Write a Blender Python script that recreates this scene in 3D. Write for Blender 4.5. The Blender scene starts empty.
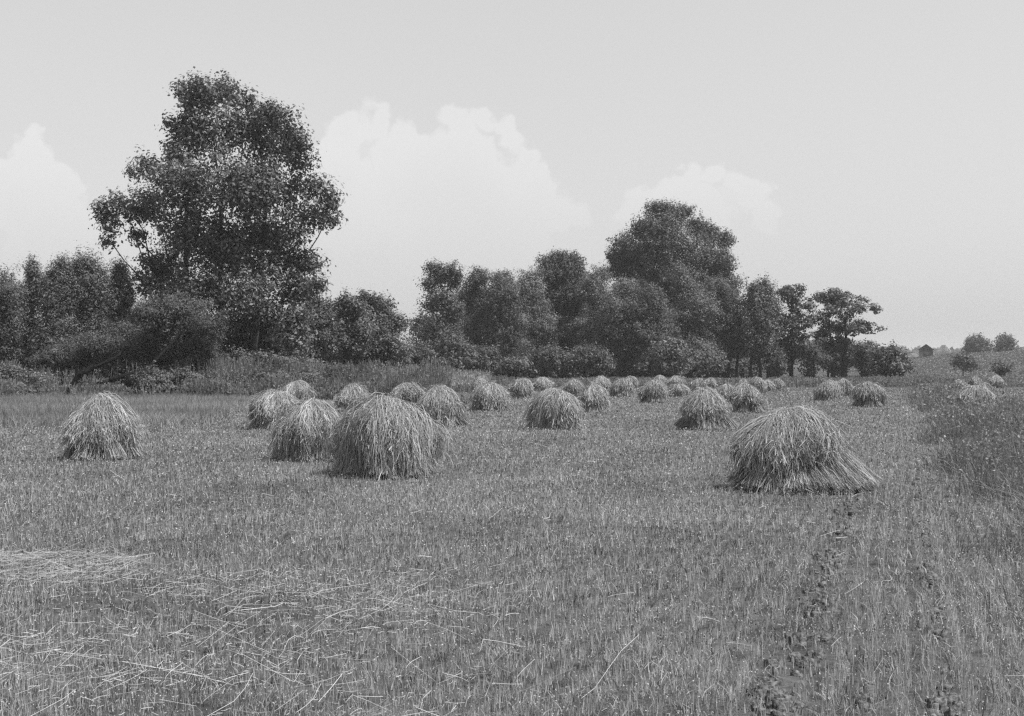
import bpy, math, random
import numpy as np
from mathutils import Vector

rng = np.random.default_rng(11)
random.seed(11)
F = 1358.0          # focal length in pixels of the 1024 px wide picture
HY = 370.0          # horizon row
CZ = 1.8            # eye height, metres
scn = bpy.context.scene
COL = scn.collection

# ------------------------------------------------------------------ helpers
def at(px, py, Y):
    """world point seen at a pixel of the photograph, Y metres away"""
    return np.array([(px - 512.0) * Y / F, Y, CZ + (HY - py) * Y / F])

def dist(base):
    return F * CZ / (base - HY)

def sstep(a, b, x):
    t = np.clip((x - a) / (b - a), 0, 1)
    return t * t * (3 - 2 * t)

def vnoise(x, y, s=1.0, seed=0):
    """smooth value noise 0..1"""
    x = np.asarray(x, float) / s + 37.7 * seed
    y = np.asarray(y, float) / s - 11.3 * seed
    xi = np.floor(x); yi = np.floor(y)
    fx = x - xi; fy = y - yi
    fx = fx * fx * (3 - 2 * fx); fy = fy * fy * (3 - 2 * fy)
    def h(a, b):
        v = np.sin(a * 127.1 + b * 311.7 + seed * 17.0) * 43758.5453
        return v - np.floor(v)
    return ((h(xi, yi) * (1 - fx) + h(xi + 1, yi) * fx) * (1 - fy)
            + (h(xi, yi + 1) * (1 - fx) + h(xi + 1, yi + 1) * fx) * fy)

def gz(x, y):
    """height of the land"""
    x = np.asarray(x, float); y = np.asarray(y, float)
    z = 0.05 * (vnoise(x, y, 7.0, 1) - 0.5) + 0.25 * sstep(60, 200, y) * (vnoise(x, y, 30.0, 2) - 0.5)
    # low bank under the hedge on the left
    z = z + 0.75 * sstep(80, 97, y) * sstep(4, -14, x) * (1 - 0.5 * sstep(130, 200, y))
    # hill on the right
    r = 0.152 * (x - 113)
    r = np.where(r > 0, r, 0.0)
    r = 26 * (1 - np.exp(-r / 26))
    prof = sstep(235, 520, y) * (1 - 0.75 * sstep(540, 800, y))
    z = z + r * prof * (0.96 + 0.08 * vnoise(x, y, 40, 3))
    # far country
    z = z + sstep(900, 1700, y) * (2 + 6 * vnoise(x, y, 420, 4))
    # general slope of far land down behind the wood, so the horizon stays low
    return z

def new_mesh(name, V, faces, mat, parent=None, rnd=None, smooth=False, origin=None):
    V = np.asarray(V, np.float32).reshape(-1, 3)
    if origin is not None:
        V = V - np.asarray(origin, np.float32)
    if not isinstance(faces, list):
        faces = [faces]
    me = bpy.data.meshes.new(name)
    me.vertices.add(len(V)); me.vertices.foreach_set('co', V.ravel())
    idx = np.concatenate([f.ravel() for f in faces]).astype(np.int32)
    tot = np.concatenate([np.full(len(f), f.shape[1]) for f in faces]).astype(np.int32)
    st = np.concatenate([[0], np.cumsum(tot)[:-1]]).astype(np.int32)
    me.loops.add(len(idx)); me.loops.foreach_set('vertex_index', idx)
    me.polygons.add(len(tot)); me.polygons.foreach_set('loop_start', st)
    me.polygons.foreach_set('loop_total', tot)
    if smooth:
        me.polygons.foreach_set('use_smooth', np.ones(len(tot), bool))
    if rnd is not None:
        a = me.attributes.new('rnd', 'FLOAT', 'POINT')
        a.data.foreach_set('value', np.asarray(rnd, np.float32))
    me.update(calc_edges=True)
    me.materials.append(mat)
    o = bpy.data.objects.new(name, me)
    COL.objects.link(o)
    if parent is not None:
        o.parent = parent
    return o

class Acc:
    """collects pieces of geometry for ONE mesh"""
    def __init__(s):
        s.V = []; s.Fs = {}; s.R = []; s.n = 0
    def add(s, V, faces, rnd=None):
        V = np.asarray(V, float).reshape(-1, 3)
        if not isinstance(faces, list): faces = [faces]
        for f in faces:
            f = np.asarray(f, int)
            if len(f): s.Fs.setdefault(f.shape[1], []).append(f + s.n)
        s.V.append(V)
        s.R.append(np.full(len(V), 0.5) if rnd is None else np.broadcast_to(rnd, (len(V),)).astype(float))
        s.n += len(V)
    def build(s, name, mat, parent=None, origin=None, smooth=False):
        return new_mesh(name, np.concatenate(s.V), [np.concatenate(v) for v in s.Fs.values()], mat, parent,
                        np.concatenate(s.R), smooth, origin)

def ribbons(P, W, side):
    """P n,k,3 centre lines; W n,k half widths; side n,3 or n,k,3"""
    n, k, _ = P.shape
    if side.ndim == 2: side = np.repeat(side[:, None, :], k, 1)
    A = P - side * W[..., None]; B = P + side * W[..., None]
    V = np.stack([A, B], 2).reshape(-1, 3)
    base = (np.arange(n) * 2 * k)[:, None] + (np.arange(k - 1) * 2)[None, :]
    base = base.ravel()
    Q = np.stack([base, base + 1, base + 3, base + 2], 1)
    return V, Q

def rand_unit(n):
    v = rng.normal(size=(n, 3)); return v / np.linalg.norm(v, axis=1, keepdims=True)

def leaf_quads(C, L, aspect=0.55, up=0.0, out=None, droop=0.0):
    """rhombic leaves at C with half-length L"""
    n = len(C)
    nrm = rand_unit(n); nrm[:, 2] += up
    if out is not None: nrm += out
    nrm /= np.linalg.norm(nrm, axis=1, keepdims=True)
    a = rand_unit(n); a[:, 2] -= droop
    a -= nrm * (a * nrm).sum(1, keepdims=True)
    a /= np.linalg.norm(a, axis=1, keepdims=True) + 1e-9
    b = np.cross(nrm, a)
    L = np.broadcast_to(L, (n,))[:, None]
    V = np.stack([C - a * L, C + b * L * aspect + nrm * L * 0.12, C + a * L, C - b * L * aspect + nrm * L * 0.12], 1).reshape(-1, 3)
    Q = np.arange(n * 4).reshape(n, 4)
    return V, Q

def tube(P, R, sides=7, cap=True):
    P = np.asarray(P, float); R = np.asarray(R, float); k = len(P)
    T = np.gradient(P, axis=0); T /= np.linalg.norm(T, axis=1, keepdims=True) + 1e-9
    ref = np.array([0.31, 0.9, 0.2]) if abs(T[0][2]) > 0.6 else np.array([0.05, 0.1, 1.0])
    A = np.cross(T, ref); A /= np.linalg.norm(A, axis=1, keepdims=True) + 1e-9
    B = np.cross(T, A)
    an = np.linspace(0, 2 * math.pi, sides, endpoint=False)
    V = P[:, None, :] + R[:, None, None] * (A[:, None, :] * np.cos(an)[None, :, None] + B[:, None, :] * np.sin(an)[None, :, None])
    V = V.reshape(-1, 3)
    Q = []
    for i in range(k - 1):
        for j in range(sides):
            j2 = (j + 1) % sides
            Q.append((i * sides + j, i * sides + j2, (i + 1) * sides + j2, (i + 1) * sides + j))
    faces = [np.array(Q)]
    if cap:
        V = np.concatenate([V, P[[0, -1]]]); c0 = k * sides; c1 = c0 + 1
        faces.append(np.array([(c0, (j + 1) % sides, j) for j in range(sides)] +
                              [(c1, (k - 1) * sides + j, (k - 1) * sides + (j + 1) % sides) for j in range(sides)]))
    return V, faces

def box(c, s):
    c = np.asarray(c, float); s = np.asarray(s, float) / 2
    V = np.array([[x, y, z] for x in (-1, 1) for y in (-1, 1) for z in (-1, 1)]) * s + c
    Q = np.array([(0, 1, 3, 2), (4, 6, 7, 5), (0, 4, 5, 1), (2, 3, 7, 6), (0, 2, 6, 4), (1, 5, 7, 3)])
    return V, Q

def thing(name, label, cat, loc, group=None):
    o = bpy.data.objects.new(name, None); COL.objects.link(o)
    o.location = [float(v) for v in loc]
    o.empty_display_size = 0.3
    return tag(o, label, cat, group)

def tag(o, label, cat, group=None, kind=None):
    o['label'] = label; o['category'] = cat
    if group: o['group'] = group
    if kind: o['kind'] = kind
    return o

# ------------------------------------------------------------------ materials (a black and white photograph: every colour is a grey)
def grey(v): return (v, v, v, 1)

def mat_strand(name, lo, hi, trans=0.0, gamma=1.0, noise=0.0, nscale=0.3):
    m = bpy.data.materials.new(name); m.use_nodes = True
    nt = m.node_tree; nt.nodes.clear()
    out = nt.nodes.new('ShaderNodeOutputMaterial')
    at_ = nt.nodes.new('ShaderNodeAttribute'); at_.attribute_name = 'rnd'
    ramp = nt.nodes.new('ShaderNodeValToRGB')
    ramp.color_ramp.elements[0].color = grey(lo); ramp.color_ramp.elements[1].color = grey(hi)
    nt.links.new(at_.outputs['Fac'], ramp.inputs['Fac'])
    col = ramp.outputs['Color']
    if noise:
        tc = nt.nodes.new('ShaderNodeTexCoord'); nz = nt.nodes.new('ShaderNodeTexNoise')
        nz.inputs['Scale'].default_value = nscale; nz.inputs['Detail'].default_value = 3
        nt.links.new(tc.outputs['Object'], nz.inputs['Vector'])
        mr = nt.nodes.new('ShaderNodeMapRange'); mr.inputs['From Min'].default_value = 0.3; mr.inputs['From Max'].default_value = 0.7
        mr.inputs['To Min'].default_value = 1 - noise; mr.inputs['To Max'].default_value = 1 + noise
        nt.links.new(nz.outputs['Fac'], mr.inputs['Value'])
        mx = nt.nodes.new('ShaderNodeMixRGB'); mx.blend_type = 'MULTIPLY'; mx.inputs[0].default_value = 1
        nt.links.new(col, mx.inputs[1]); nt.links.new(mr.outputs[0], mx.inputs[2]); col = mx.outputs[0]
    d = nt.nodes.new('ShaderNodeBsdfDiffuse'); nt.links.new(col, d.inputs['Color'])
    sh = d.outputs[0]
    if trans:
        t = nt.nodes.new('ShaderNodeBsdfTranslucent'); nt.links.new(col, t.inputs['Color'])
        mix = nt.nodes.new('ShaderNodeMixShader'); mix.inputs[0].default_value = trans
        nt.links.new(sh, mix.inputs[1]); nt.links.new(t.outputs[0], mix.inputs[2]); sh = mix.outputs[0]
    nt.links.new(sh, out.inputs['Surface'])
    return m

M_STRAW = mat_strand('straw', 0.10, 0.53, 0.17)
M_CORE = mat_strand('shaded_core_straw', 0.10, 0.16)  # straw darkened to stand for the shade inside a shock
M_LITTER = mat_strand('loose_straw', 0.20, 0.56, 0.1)
M_GRASS = mat_strand('stubble', 0.07, 0.58, 0.3, noise=0.2, nscale=0.35)
M_TALL = mat_strand('tall_grass', 0.11, 0.36, 0.35, noise=0.2)
M_RANK = mat_strand('rank_grass', 0.06, 0.27, 0.25, noise=0.25)
M_WEED = mat_strand('weed_leaves', 0.08, 0.22, 0.3, noise=0.3, nscale=0.4)
M_WEEDP = mat_strand('pale_weed_leaves', 0.10, 0.34, 0.3, noise=0.25, nscale=0.4)
M_LEAF_DARK = mat_strand('cottonwood_leaves', 0.035, 0.26, 0.25, noise=0.2, nscale=0.2)
M_LEAF_SOFT = mat_strand('willow_leaves', 0.07, 0.25, 0.28, noise=0.28, nscale=0.25)
M_LEAF_MID = mat_strand('broad_leaves', 0.05, 0.22, 0.25, noise=0.25, nscale=0.2)
M_LEAF_BUSH = mat_strand('bush_leaves', 0.08, 0.22, 0.25, noise=0.25, nscale=0.4)

def mat_noise(name, lo, hi, scale, detail=6, bump=0.0, stretch=(1, 1, 1)):
    m = bpy.data.materials.new(name); m.use_nodes = True
    nt = m.node_tree; b = nt.nodes['Principled BSDF']
    b.inputs['Roughness'].default_value = 0.9
    b.inputs['Specular IOR Level'].default_value = 0.03
    tc = nt.nodes.new('ShaderNodeTexCoord'); mp = nt.nodes.new('ShaderNodeMapping')
    mp.inputs['Scale'].default_value = stretch
    nz = nt.nodes.new('ShaderNodeTexNoise'); nz.inputs['Scale'].default_value = scale; nz.inputs['Detail'].default_value = detail
    rp = nt.nodes.new('ShaderNodeValToRGB')
    rp.color_ramp.elements[0].position = 0.3; rp.color_ramp.elements[1].position = 0.7
    rp.color_ramp.elements[0].color = grey(lo); rp.color_ramp.elements[1].color = grey(hi)
    nt.links.new(tc.outputs['Object'], mp.inputs['Vector']); nt.links.new(mp.outputs[0], nz.inputs['Vector'])
    nt.links.new(nz.outputs['Fac'], rp.inputs['Fac']); nt.links.new(rp.outputs['Color'], b.inputs['Base Color'])
    if bump:
        bp = nt.nodes.new('ShaderNodeBump'); bp.inputs['Strength'].default_value = bump; bp.inputs['Distance'].default_value = 0.05
        nt.links.new(nz.outputs['Fac'], bp.inputs['Height']); nt.links.new(bp.outputs[0], b.inputs['Normal'])
    return m

M_BARK = mat_noise('bark', 0.018, 0.05, 6, bump=0.6, stretch=(1, 1, 0.25))
M_DEADWOOD = mat_noise('dead_wood', 0.006, 0.018, 7, bump=0.6)
M_CLOD = mat_noise('dry_soil', 0.02, 0.19, 40, bump=0.5)
M_BOARD = mat_noise('weathered_boards', 0.03, 0.06, 3, stretch=(4, 4, 0.3))
M_ROOF = mat_noise('old_roof', 0.03, 0.06, 2)
M_DOOR = mat_noise('barn_door_boards', 0.03, 0.05, 3)
M_POST = mat_noise('post_wood', 0.08, 0.16, 9)

def ground_material():
    m = bpy.data.materials.new('field_ground'); m.use_nodes = True
    nt = m.node_tree; b = nt.nodes['Principled BSDF']
    b.inputs['Roughness'].default_value = 1.0; b.inputs['Specular IOR Level'].default_value = 0.0
    tc = nt.nodes.new('ShaderNodeTexCoord')
    def noise(scale, detail, rough=0.6, vec=None):
        n = nt.nodes.new('ShaderNodeTexNoise'); n.inputs['Scale'].default_value = scale
        n.inputs['Detail'].default_value = detail; n.inputs['Roughness'].default_value = rough
        nt.links.new(vec or tc.outputs['Object'], n.inputs['Vector']); return n.outputs['Fac']
    def ramp(fac, a, b_, lo, hi):
        r = nt.nodes.new('ShaderNodeValToRGB')
        r.color_ramp.elements[0].position = a; r.color_ramp.elements[1].position = b_
        r.color_ramp.elements[0].color = grey(lo); r.color_ramp.elements[1].color = grey(hi)
        nt.links.new(fac, r.inputs['Fac']); return r.outputs['Color']
    def mul(a, b_):
        x = nt.nodes.new('ShaderNodeMixRGB'); x.blend_type = 'MULTIPLY'; x.inputs[0].default_value = 1
        nt.links.new(a, x.inputs[1]); nt.links.new(b_, x.inputs[2]); return x.outputs[0]
    mp = nt.nodes.new('ShaderNodeMapping'); mp.inputs['Rotation'].default_value = (0, 0, math.atan(0.287))
    mp.inputs['Scale'].default_value = (1, 0.06, 1)
    nt.links.new(tc.outputs['Object'], mp.inputs['Vector'])
    fine = ramp(noise(3.0, 8, 0.75), 0.33, 0.67, 0.03, 0.15)
    mid = ramp(noise(0.16, 5), 0.3, 0.7, 0.8, 1.2)
    big = ramp(noise(0.02, 4), 0.35, 0.65, 0.85, 1.12)
    rows = ramp(noise(0.9, 3, 0.5, mp.outputs[0]), 0.35, 0.65, 0.84, 1.12)
    c = mul(mul(mul(fine, mid), big), rows)
    sp = nt.nodes.new('ShaderNodeSeparateXYZ'); nt.links.new(tc.outputs['Object'], sp.inputs[0])
    ms = nt.nodes.new('ShaderNodeMapRange'); ms.interpolation_type = 'SMOOTHSTEP'
    for i_, q_ in enumerate((150, 235, 1.0, 0.55)): ms.inputs[i_ + 1].default_value = q_
    nt.links.new(sp.outputs['Y'], ms.inputs[0])
    c = mul(c, ms.outputs[0])              # rough pasture beyond the field is darker than stubble
    nt.links.new(c, b.inputs['Base Color'])
    bp = nt.nodes.new('ShaderNodeBump'); bp.inputs['Strength'].default_value = 0.8; bp.inputs['Distance'].default_value = 0.08
    nt.links.new(noise(5.0, 8, 0.75), bp.inputs['Height']); nt.links.new(bp.outputs[0], b.inputs['Normal'])
    return m

# ------------------------------------------------------------------ ground
def ground():
    ny, nx = 420, 260
    Yv = 6 * (4300 / 6) ** (np.arange(ny) / (ny - 1)) - 36
    s = np.linspace(-1, 1, nx)
    u = np.sign(s) * np.abs(s) ** 1.4
    X = u[None, :] * (Yv[:, None] + 60) * 1.25
    Y = np.repeat(Yv[:, None], nx, 1)
    Z = gz(X, Y)
    V = np.stack([X, Y, Z], 2).reshape(-1, 3)
    i = (np.arange(ny - 1)[:, None] * nx + np.arange(nx - 1)[None, :]).ravel()
    Q = np.stack([i, i + 1, i + nx + 1, i + nx], 1)
    o = new_mesh('ground', V, Q, ground_material(), smooth=True)
    o['kind'] = 'structure'; o['label'] = 'stubble field with a low hill rising on the right'
    o['category'] = 'field'
ground()

# rows of the drilled field and the wheel ruts all run this way
SL = 0.287
def xr(x, y): return x - SL * y

RUTS = [(-0.66, 0.14, 6, 34, 0.0), (0.22, 0.06, 6.0, 30, 0.22), (-0.2, 0.05, 6, 11, 0.2)]
def rut_mask(x, y):
    m = np.zeros_like(x)
    r = xr(x, y)
    for c, w, y0, y1, thr in RUTS:
        wob = c + 0.10 * (vnoise(y, y * 0, 1.3, 9) - 0.5)
        on = sstep(0.22 + thr, 0.45 + thr, vnoise(y, y * 0 + c * 10, 1.1, 5) * 0.65 + vnoise(x, y, 0.3, 6) * 0.35)
        fade = (1 - sstep(0.5 * y1, y1, y))
        m = np.maximum(m, np.exp(-((r - wob) / w) ** 2) * on * fade)
    return m

def in_tall(x, y):
    """strip of uncut grass along the left edge of the field"""
    e = 41 + 3.0 * (vnoise(x, y * 0, 6, 3) - 0.5)
    return sstep(0, 2.5, y - e) * sstep(0, 2.0, (-9.0 - 0.13 * (y - 42)) - x) * (1 - sstep(80, 86, y))

def in_right(x, y):
    r = xr(x, y)
    return sstep(0.5, 2.3, r + 1.3 * (vnoise(x, y, 1.6, 4) - 0.5) + 0.9 * (vnoise(x, y, 5.0, 14) - 0.5))

# ------------------------------------------------------------------ stubble and grass of the field
def streak(x, y):
    return 0.5 + 0.5 * (0.45 * vnoise(xr(x, y), y * 0.10, 0.42, 71) + 0.35 * vnoise(xr(x, y), y * 0.07, 1.5, 72) + 0.45 * vnoise(x, y, 0.8, 73) - 0.625)

def sample_field(n, y0, y1, p, wide=0.47):
    """points with area density ~ y^-p inside the wedge the camera can see (and a margin)"""
    yy = np.geomspace(y0, y1, 400)
    pdf = yy ** (1 - p)
    cdf = np.concatenate([[0], np.cumsum((pdf[1:] + pdf[:-1]) / 2 * np.diff(yy))]); cdf /= cdf[-1]
    Y = np.interp(rng.random(n), cdf, yy)
    X = (rng.random(n) * 2 - 1) * (Y * wide + 1.5)
    return X, Y

def blades(X, Y, h, w, lean, k, rnd, name, mat, label, cat, hang=0.3):
    n = len(X)
    Z = gz(X, Y)
    d = rng.random(n) * 2 * math.pi
    ln = np.abs(rng.normal(size=n)) * lean * h
    dirv = np.stack([np.cos(d), np.sin(d), np.zeros(n)], 1)
    t = np.linspace(0, 1, k)
    P = np.stack([X, Y, Z - 0.01], 1)[:, None, :] + dirv[:, None, :] * (ln[:, None] * t[None, :] ** 1.7)[..., None]
    P[..., 2] += h[:, None] * (t - hang * (ln / h)[:, None].clip(0, 1.2) * t ** 2)[...]
    W = w[:, None] * (1 - 0.85 * t[None, :] ** 2) * 0.5
    a = rng.random(n) * 2 * math.pi
    side = np.stack([np.cos(a), np.sin(a) * 0.6, np.zeros(n)], 1)
    V, Q = ribbons(P, W, side)
    o = new_mesh(name, V, Q, mat, rnd=np.repeat(rnd, 2 * k))
    return tag(o, label, cat, kind='stuff')

SHOCK_SPOTS = []     # filled below, used to keep grass out of the straw

def make_grass():
    # short green undergrowth
    n = 750000
    X, Y = sample_field(n, 5.0, 150, 1.75)
    keep = rng.random(n) > np.maximum(rut_mask(X, Y) * 0.97, 0)
    keep &= rng.random(n) < -0.15 + 0.9 * vnoise(X, Y, 0.55, 8) + 0.75 * vnoise(X, Y, 0.16, 7) 
    r = xr(X, Y)
    keep &= rng.random(n) < 0.25 + 1.3 * streak(X, Y)
    X, Y = X[keep], Y[keep]; n = len(X)
    patch = vnoise(X, Y, 2.2, 12) * 0.5 + vnoise(X, Y, 0.6, 13) * 0.5
    h = (0.02 + 0.08 * rng.random(n) ** 1.5) * (0.6 + 0.8 * patch)
    w = 0.0075 * (Y / 8) ** 0.8 * (0.6 + 0.8 * rng.random(n))
    rnd = np.clip(0.04 + 0.60 * rng.random(n) ** 1.3 + 0.3 * (patch - 0.5) + 0.5 * (streak(X, Y) - 0.5), 0, 1)
    blades(X, Y, h, w, 0.8, 3, rnd, 'field_grass', M_GRASS, 'short grass and clover growing through the stubble of the mown field', 'grass')
    # upright cut stalks, in drill rows
    n = 330000
    X, Y = sample_field(n, 5.0, 110, 1.8)
    r = xr(X, Y)
    sp = 0.18
    rq = np.round(r / sp) * sp + rng.normal(size=n) * 0.034
    X = rq + SL * Y
    keep = rng.random(n) > np.maximum(rut_mask(X, Y) * 0.95, in_right(X, Y) * 0.92)
    keep &= rng.random(n) < -0.15 + 0.7 * streak(X, Y) + 0.7 * vnoise(X, Y, 1.2, 15) + 0.4 * (vnoise(X, Y, 0.2, 16) - 0.3)
    X, Y = X[keep], Y[keep]; n = len(X)
    h = 0.05 + 0.08 * rng.random(n)
    w = 0.0048 * (Y / 8) ** 0.75 * (0.7 + 0.6 * rng.random(n))
    rnd = np.clip(0.5 + 0.5 * rng.random(n) ** 1.5, 0, 1)
    blades(X, Y, h, w, 0.25, 2, rnd, 'stubble', M_GRASS, 'pale cut stalks of stubble standing in drill rows across the field', 'stubble')
    A = Acc()
    n = 520000
    X, Y = sample_field(n, 5.0, 130, 1.8)
    keep = rng.random(n) > rut_mask(X, Y) * 0.97
    keep &= rng.random(n) < -0.1 + 0.8 * vnoise(X, Y, 0.45, 8) + 0.75 * vnoise(X, Y, 0.13, 7)
    X, Y = X[keep], Y[keep]; n = len(X)
    Z = gz(X, Y) + 0.015 + 0.075 * rng.random(n)
    V, Q = leaf_quads(np.stack([X, Y, Z], 1), 0.0062 * (Y / 8) ** 0.8 * (0.4 + 1.0 * rng.random(n)), 0.5, 0.25)
    A.add(V, Q, np.repeat(np.clip(0.95 * rng.random(n) ** (1.5 + 0.8 * sstep(10, 30, Y)) + 0.35 * (streak(X, Y) - 0.5), 0, 1), 4))
    tag(A.build('clover', M_GRASS), 'clover and small weed leaves low among the stubble of the field', 'clover', kind='stuff')
    # tall uncut grass on the left
    n = 130000
    Y = 39 + 48 * rng.random(n) ** 1.3
    X = -7 - 36 * rng.random(n)
    keep = rng.random(n) < in_tall(X, Y)
    X, Y = X[keep], Y[keep]; n = len(X)
    h = (0.28 + 0.24 * rng.random(n)) * (0.75 + 0.5 * vnoise(X, Y, 3, 21))
    rnd = np.clip(0.15 + 0.6 * rng.random(n) + 0.5 * (vnoise(X, Y, 5, 22) - 0.5), 0, 1)
    blades(X, Y, h, 0.016 + 0.016 * rng.random(n), 0.7, 3, rnd, 'tall_grass', M_TALL,
           'strip of tall uncut grass along the left side of the field', 'tall grass')
    # rank weeds down the right edge
    n = 150000
    X, Y = sample_field(n, 5.5, 125, 1.6, 0.5)
    r = 0.4 + 5.0 * rng.random(n) ** 1.25; X = r + SL * Y
    keep = (rng.random(n) < in_right(X, Y) * (0.35 + 0.65 * sstep(4.0, 2.5, r))) & (Y < 118)
    X, Y = X[keep], Y[keep]; n = len(X)
    clump = vnoise(X, Y, 1.0, 31)
    h = (0.16 + 0.40 * rng.random(n)) * (0.35 + 1.5 * clump) * sstep(0, 22, Y)**0.3
    rnd = np.clip(0.05 + 0.8 * rng.random(n) ** 1.5 + 0.25 * (clump - 0.5), 0, 1)
    blades(X, Y, h, 0.0065 * (Y / 12) ** 0.75 * (0.6 + rng.random(n)), 1.1, 3, rnd, 'rank_grass', M_RANK,
           'rank grass and weeds in the uncut strip down the right edge', 'weeds')
    A = Acc()
    n = 130000
    X, Y = sample_field(n, 5.5, 120, 1.5, 0.5)
    X = 0.5 + 4.8 * rng.random(n) ** 1.25 + SL * Y
    keep = (rng.random(n) < in_right(X, Y) * (0.3 + 0.7 * sstep(4.0, 2.5, xr(X, Y)))) & (vnoise(X, Y, 1.0, 31) > 0.4)
    X, Y = X[keep], Y[keep]; n = len(X)
    Z = gz(X, Y) + (0.06 + 0.62 * rng.random(n) * sstep(0.35, 0.8, vnoise(X, Y, 1.0, 31))) * sstep(0, 24, Y)**0.4
    V, Q = leaf_quads(np.stack([X, Y, Z], 1), 0.017 * (Y / 12) ** 0.75 * (0.4 + 1.1 * rng.random(n)), 0.5, 0.4)
    A.add(V, Q, np.repeat(rng.random(n) ** 1.4, 4))
    tag(A.build('leafy_weeds', M_WEEDP), 'low broad leaved weeds among the rank grass on the right', 'weeds', kind='stuff')
make_grass()

# cracked clods in the wheel ruts
def make_clods():
    A = Acc()
    for c, w, y0, y1, thr in RUTS:
        y = y0
        while y < y1 * 0.85:
            y += 0.04 + 0.03 * rng.random() + 0.004 * y
            for rep in range(5):
                yy = y + 0.1 * rng.normal(); xx = c + SL * yy + w * 0.75 * rng.normal()
                if rut_mask(np.array([xx]), np.array([yy]))[0] < 0.35 or rng.random() < 0.25: continue
                k = 7
                an = np.sort(rng.random(k)) * 2 * math.pi
                rx, ry = (0.012 + 0.06 * rng.random() ** 1.5) , (0.01 + 0.022 * rng.random())
                ring = np.stack([np.cos(an) * rx, np.sin(an) * ry, np.zeros(k)], 1) * (0.75 + 0.5 * rng.random((k, 1)))
                th = 0.012 + 0.04 * rng.random()
                z0 = float(gz(xx, yy))
                tilt = rng.normal(size=2) * 0.3
                topz = th + ring[:, 0] * tilt[0] + ring[:, 1] * tilt[1]
                top = ring.copy(); top[:, 2] = topz; top[:, :2] *= 0.92
                bot = ring.copy(); bot[:, 2] = -0.02
                V = np.concatenate([bot, top, [[0, 0, th + 0.006]]]) + [xx, yy, z0]
                Q = np.array([(j, (j + 1) % k, k + (j + 1) % k, k + j) for j in range(k)])
                T = np.array([(k + j, k + (j + 1) % k, 2 * k) for j in range(k)])
                A.add(V, [Q, T])
    tag(A.build('soil_clods', M_CLOD), 'cracked dry clods of bare soil in the wheel ruts', 'soil', kind='stuff')
make_clods()

# loose straw
def straw_lines(X, Y, L, lift, w, bend=0.3, tilt=0.3):
    n = len(X)
    a = rng.random(n) * math.pi
    # mostly thrown across the view or along the rows
    k = 5
    t = np.linspace(-0.5, 0.5, k)
    d = np.stack([np.cos(a), np.sin(a), rng.normal(size=n) * tilt], 1)
    c = np.stack([X, Y, gz(X, Y) + lift], 1)
    per = np.stack([-d[:, 1], d[:, 0], np.abs(rng.normal(size=n)) * 0.6], 1)
    bd = rng.normal(size=n) * bend * L
    kink = np.abs(t[None, :] - rng.uniform(-0.3, 0.3, n)[:, None])
    P = c[:, None, :] + d[:, None, :] * (L[:, None] * t[None, :])[..., None] + per[:, None, :] * (bd[:, None] * kink)[..., None]
    P[..., 2] = np.maximum(P[..., 2], gz(P[..., 0], P[..., 1]) + 0.012)
    side = np.stack([-d[:, 1] * 0.5, d[:, 0] * 0.5, np.full(n, 0.8)], 1)
    side /= np.linalg.norm(side, axis=1, keepdims=True)
    return ribbons(P, np.repeat(w[:, None], k, 1), side), k

def make_litter():
    A = Acc()
    def put(X, Y, L, lift, w, lo=0.3):
        (V, Q), k = straw_lines(X, Y, L, lift, w)
        A.add(V, Q, np.repeat(lo + (1 - lo) * rng.random(len(X)), 2 * k))
    # thick scatter in the left foreground
    n = 5200
    Y = 6.2 + 5.5 * rng.random(n) ** 1.2
    X = -0.42 * Y + rng.random(n) * (0.42 * Y + 0.2)
    keep = rng.random(n) < (0.15 + 1.0 * sstep(0.35, 0.7, vnoise(X, Y, 0.9, 41))) * sstep(0.4, -0.9, X)
    X, Y = X[keep], Y[keep]; n = len(X)
    put(X, Y, 0.03 + 0.33 * rng.random(n) ** 5, 0.07 + 0.07 * rng.random(n), 0.0005 + 0.0008 * rng.random(n), 0.0)
    # a few long stalks
    n = 11
    Y = 6.5 + 6 * rng.random(n); X = -0.4 * Y + rng.random(n) * (0.5 * Y)
    put(X, Y, 0.3 + 0.4 * rng.random(n), 0.11 + 0.05 * rng.random(n), 0.0010 + 0.0008 * rng.random(n), 0.3)
    # thin scatter everywhere
    n = 1100
    X, Y = sample_field(n, 6, 60, 1.5)
    put(X, Y, 0.04 + 0.22 * rng.random(n) ** 3, 0.07 + 0.06 * rng.random(n), 0.0009 * (Y / 8) ** 0.7 * (0.6 + 0.8 * rng.random(n)), 0.1)
    tag(A.build('loose_straw', M_LITTER), 'loose straw stalks scattered over the stubble in the foreground', 'straw', kind='stuff')
    # swath of raked straw at the left edge
    B = Acc()
    n = 1500
    X = -6.4 + 3.2 * rng.random(n) ** 0.8; Y = 12.0 + 0.48 * rng.normal(size=n) + 0.05 * (X + 4)
    hump = 0.13 * np.exp(-((Y - 12.2) / 0.42) ** 2) * sstep(-2.9, -4.2, X)
    keep = rng.random(n) < sstep(-2.9, -4.0, X) + 0.04
    X, Y, hump = X[keep], Y[keep], hump[keep]; n = len(X)
    a = rng.normal(size=n) * 0.35
    (V, Q), k = straw_lines(X, Y, 0.08 + 0.35 * rng.random(n) ** 2, 0.05 + hump * rng.random(n) ** 0.4, 0.0007 + 0.0009 * rng.random(n), tilt=0.18)
    B.add(V, Q, np.repeat(0.0 + 0.55 * rng.random(n), 2 * k))
    tag(B.build('straw_swath', M_LITTER), 'pale flattened swath of raked straw at the left edge', 'straw', kind='stuff')
make_litter()

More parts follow.
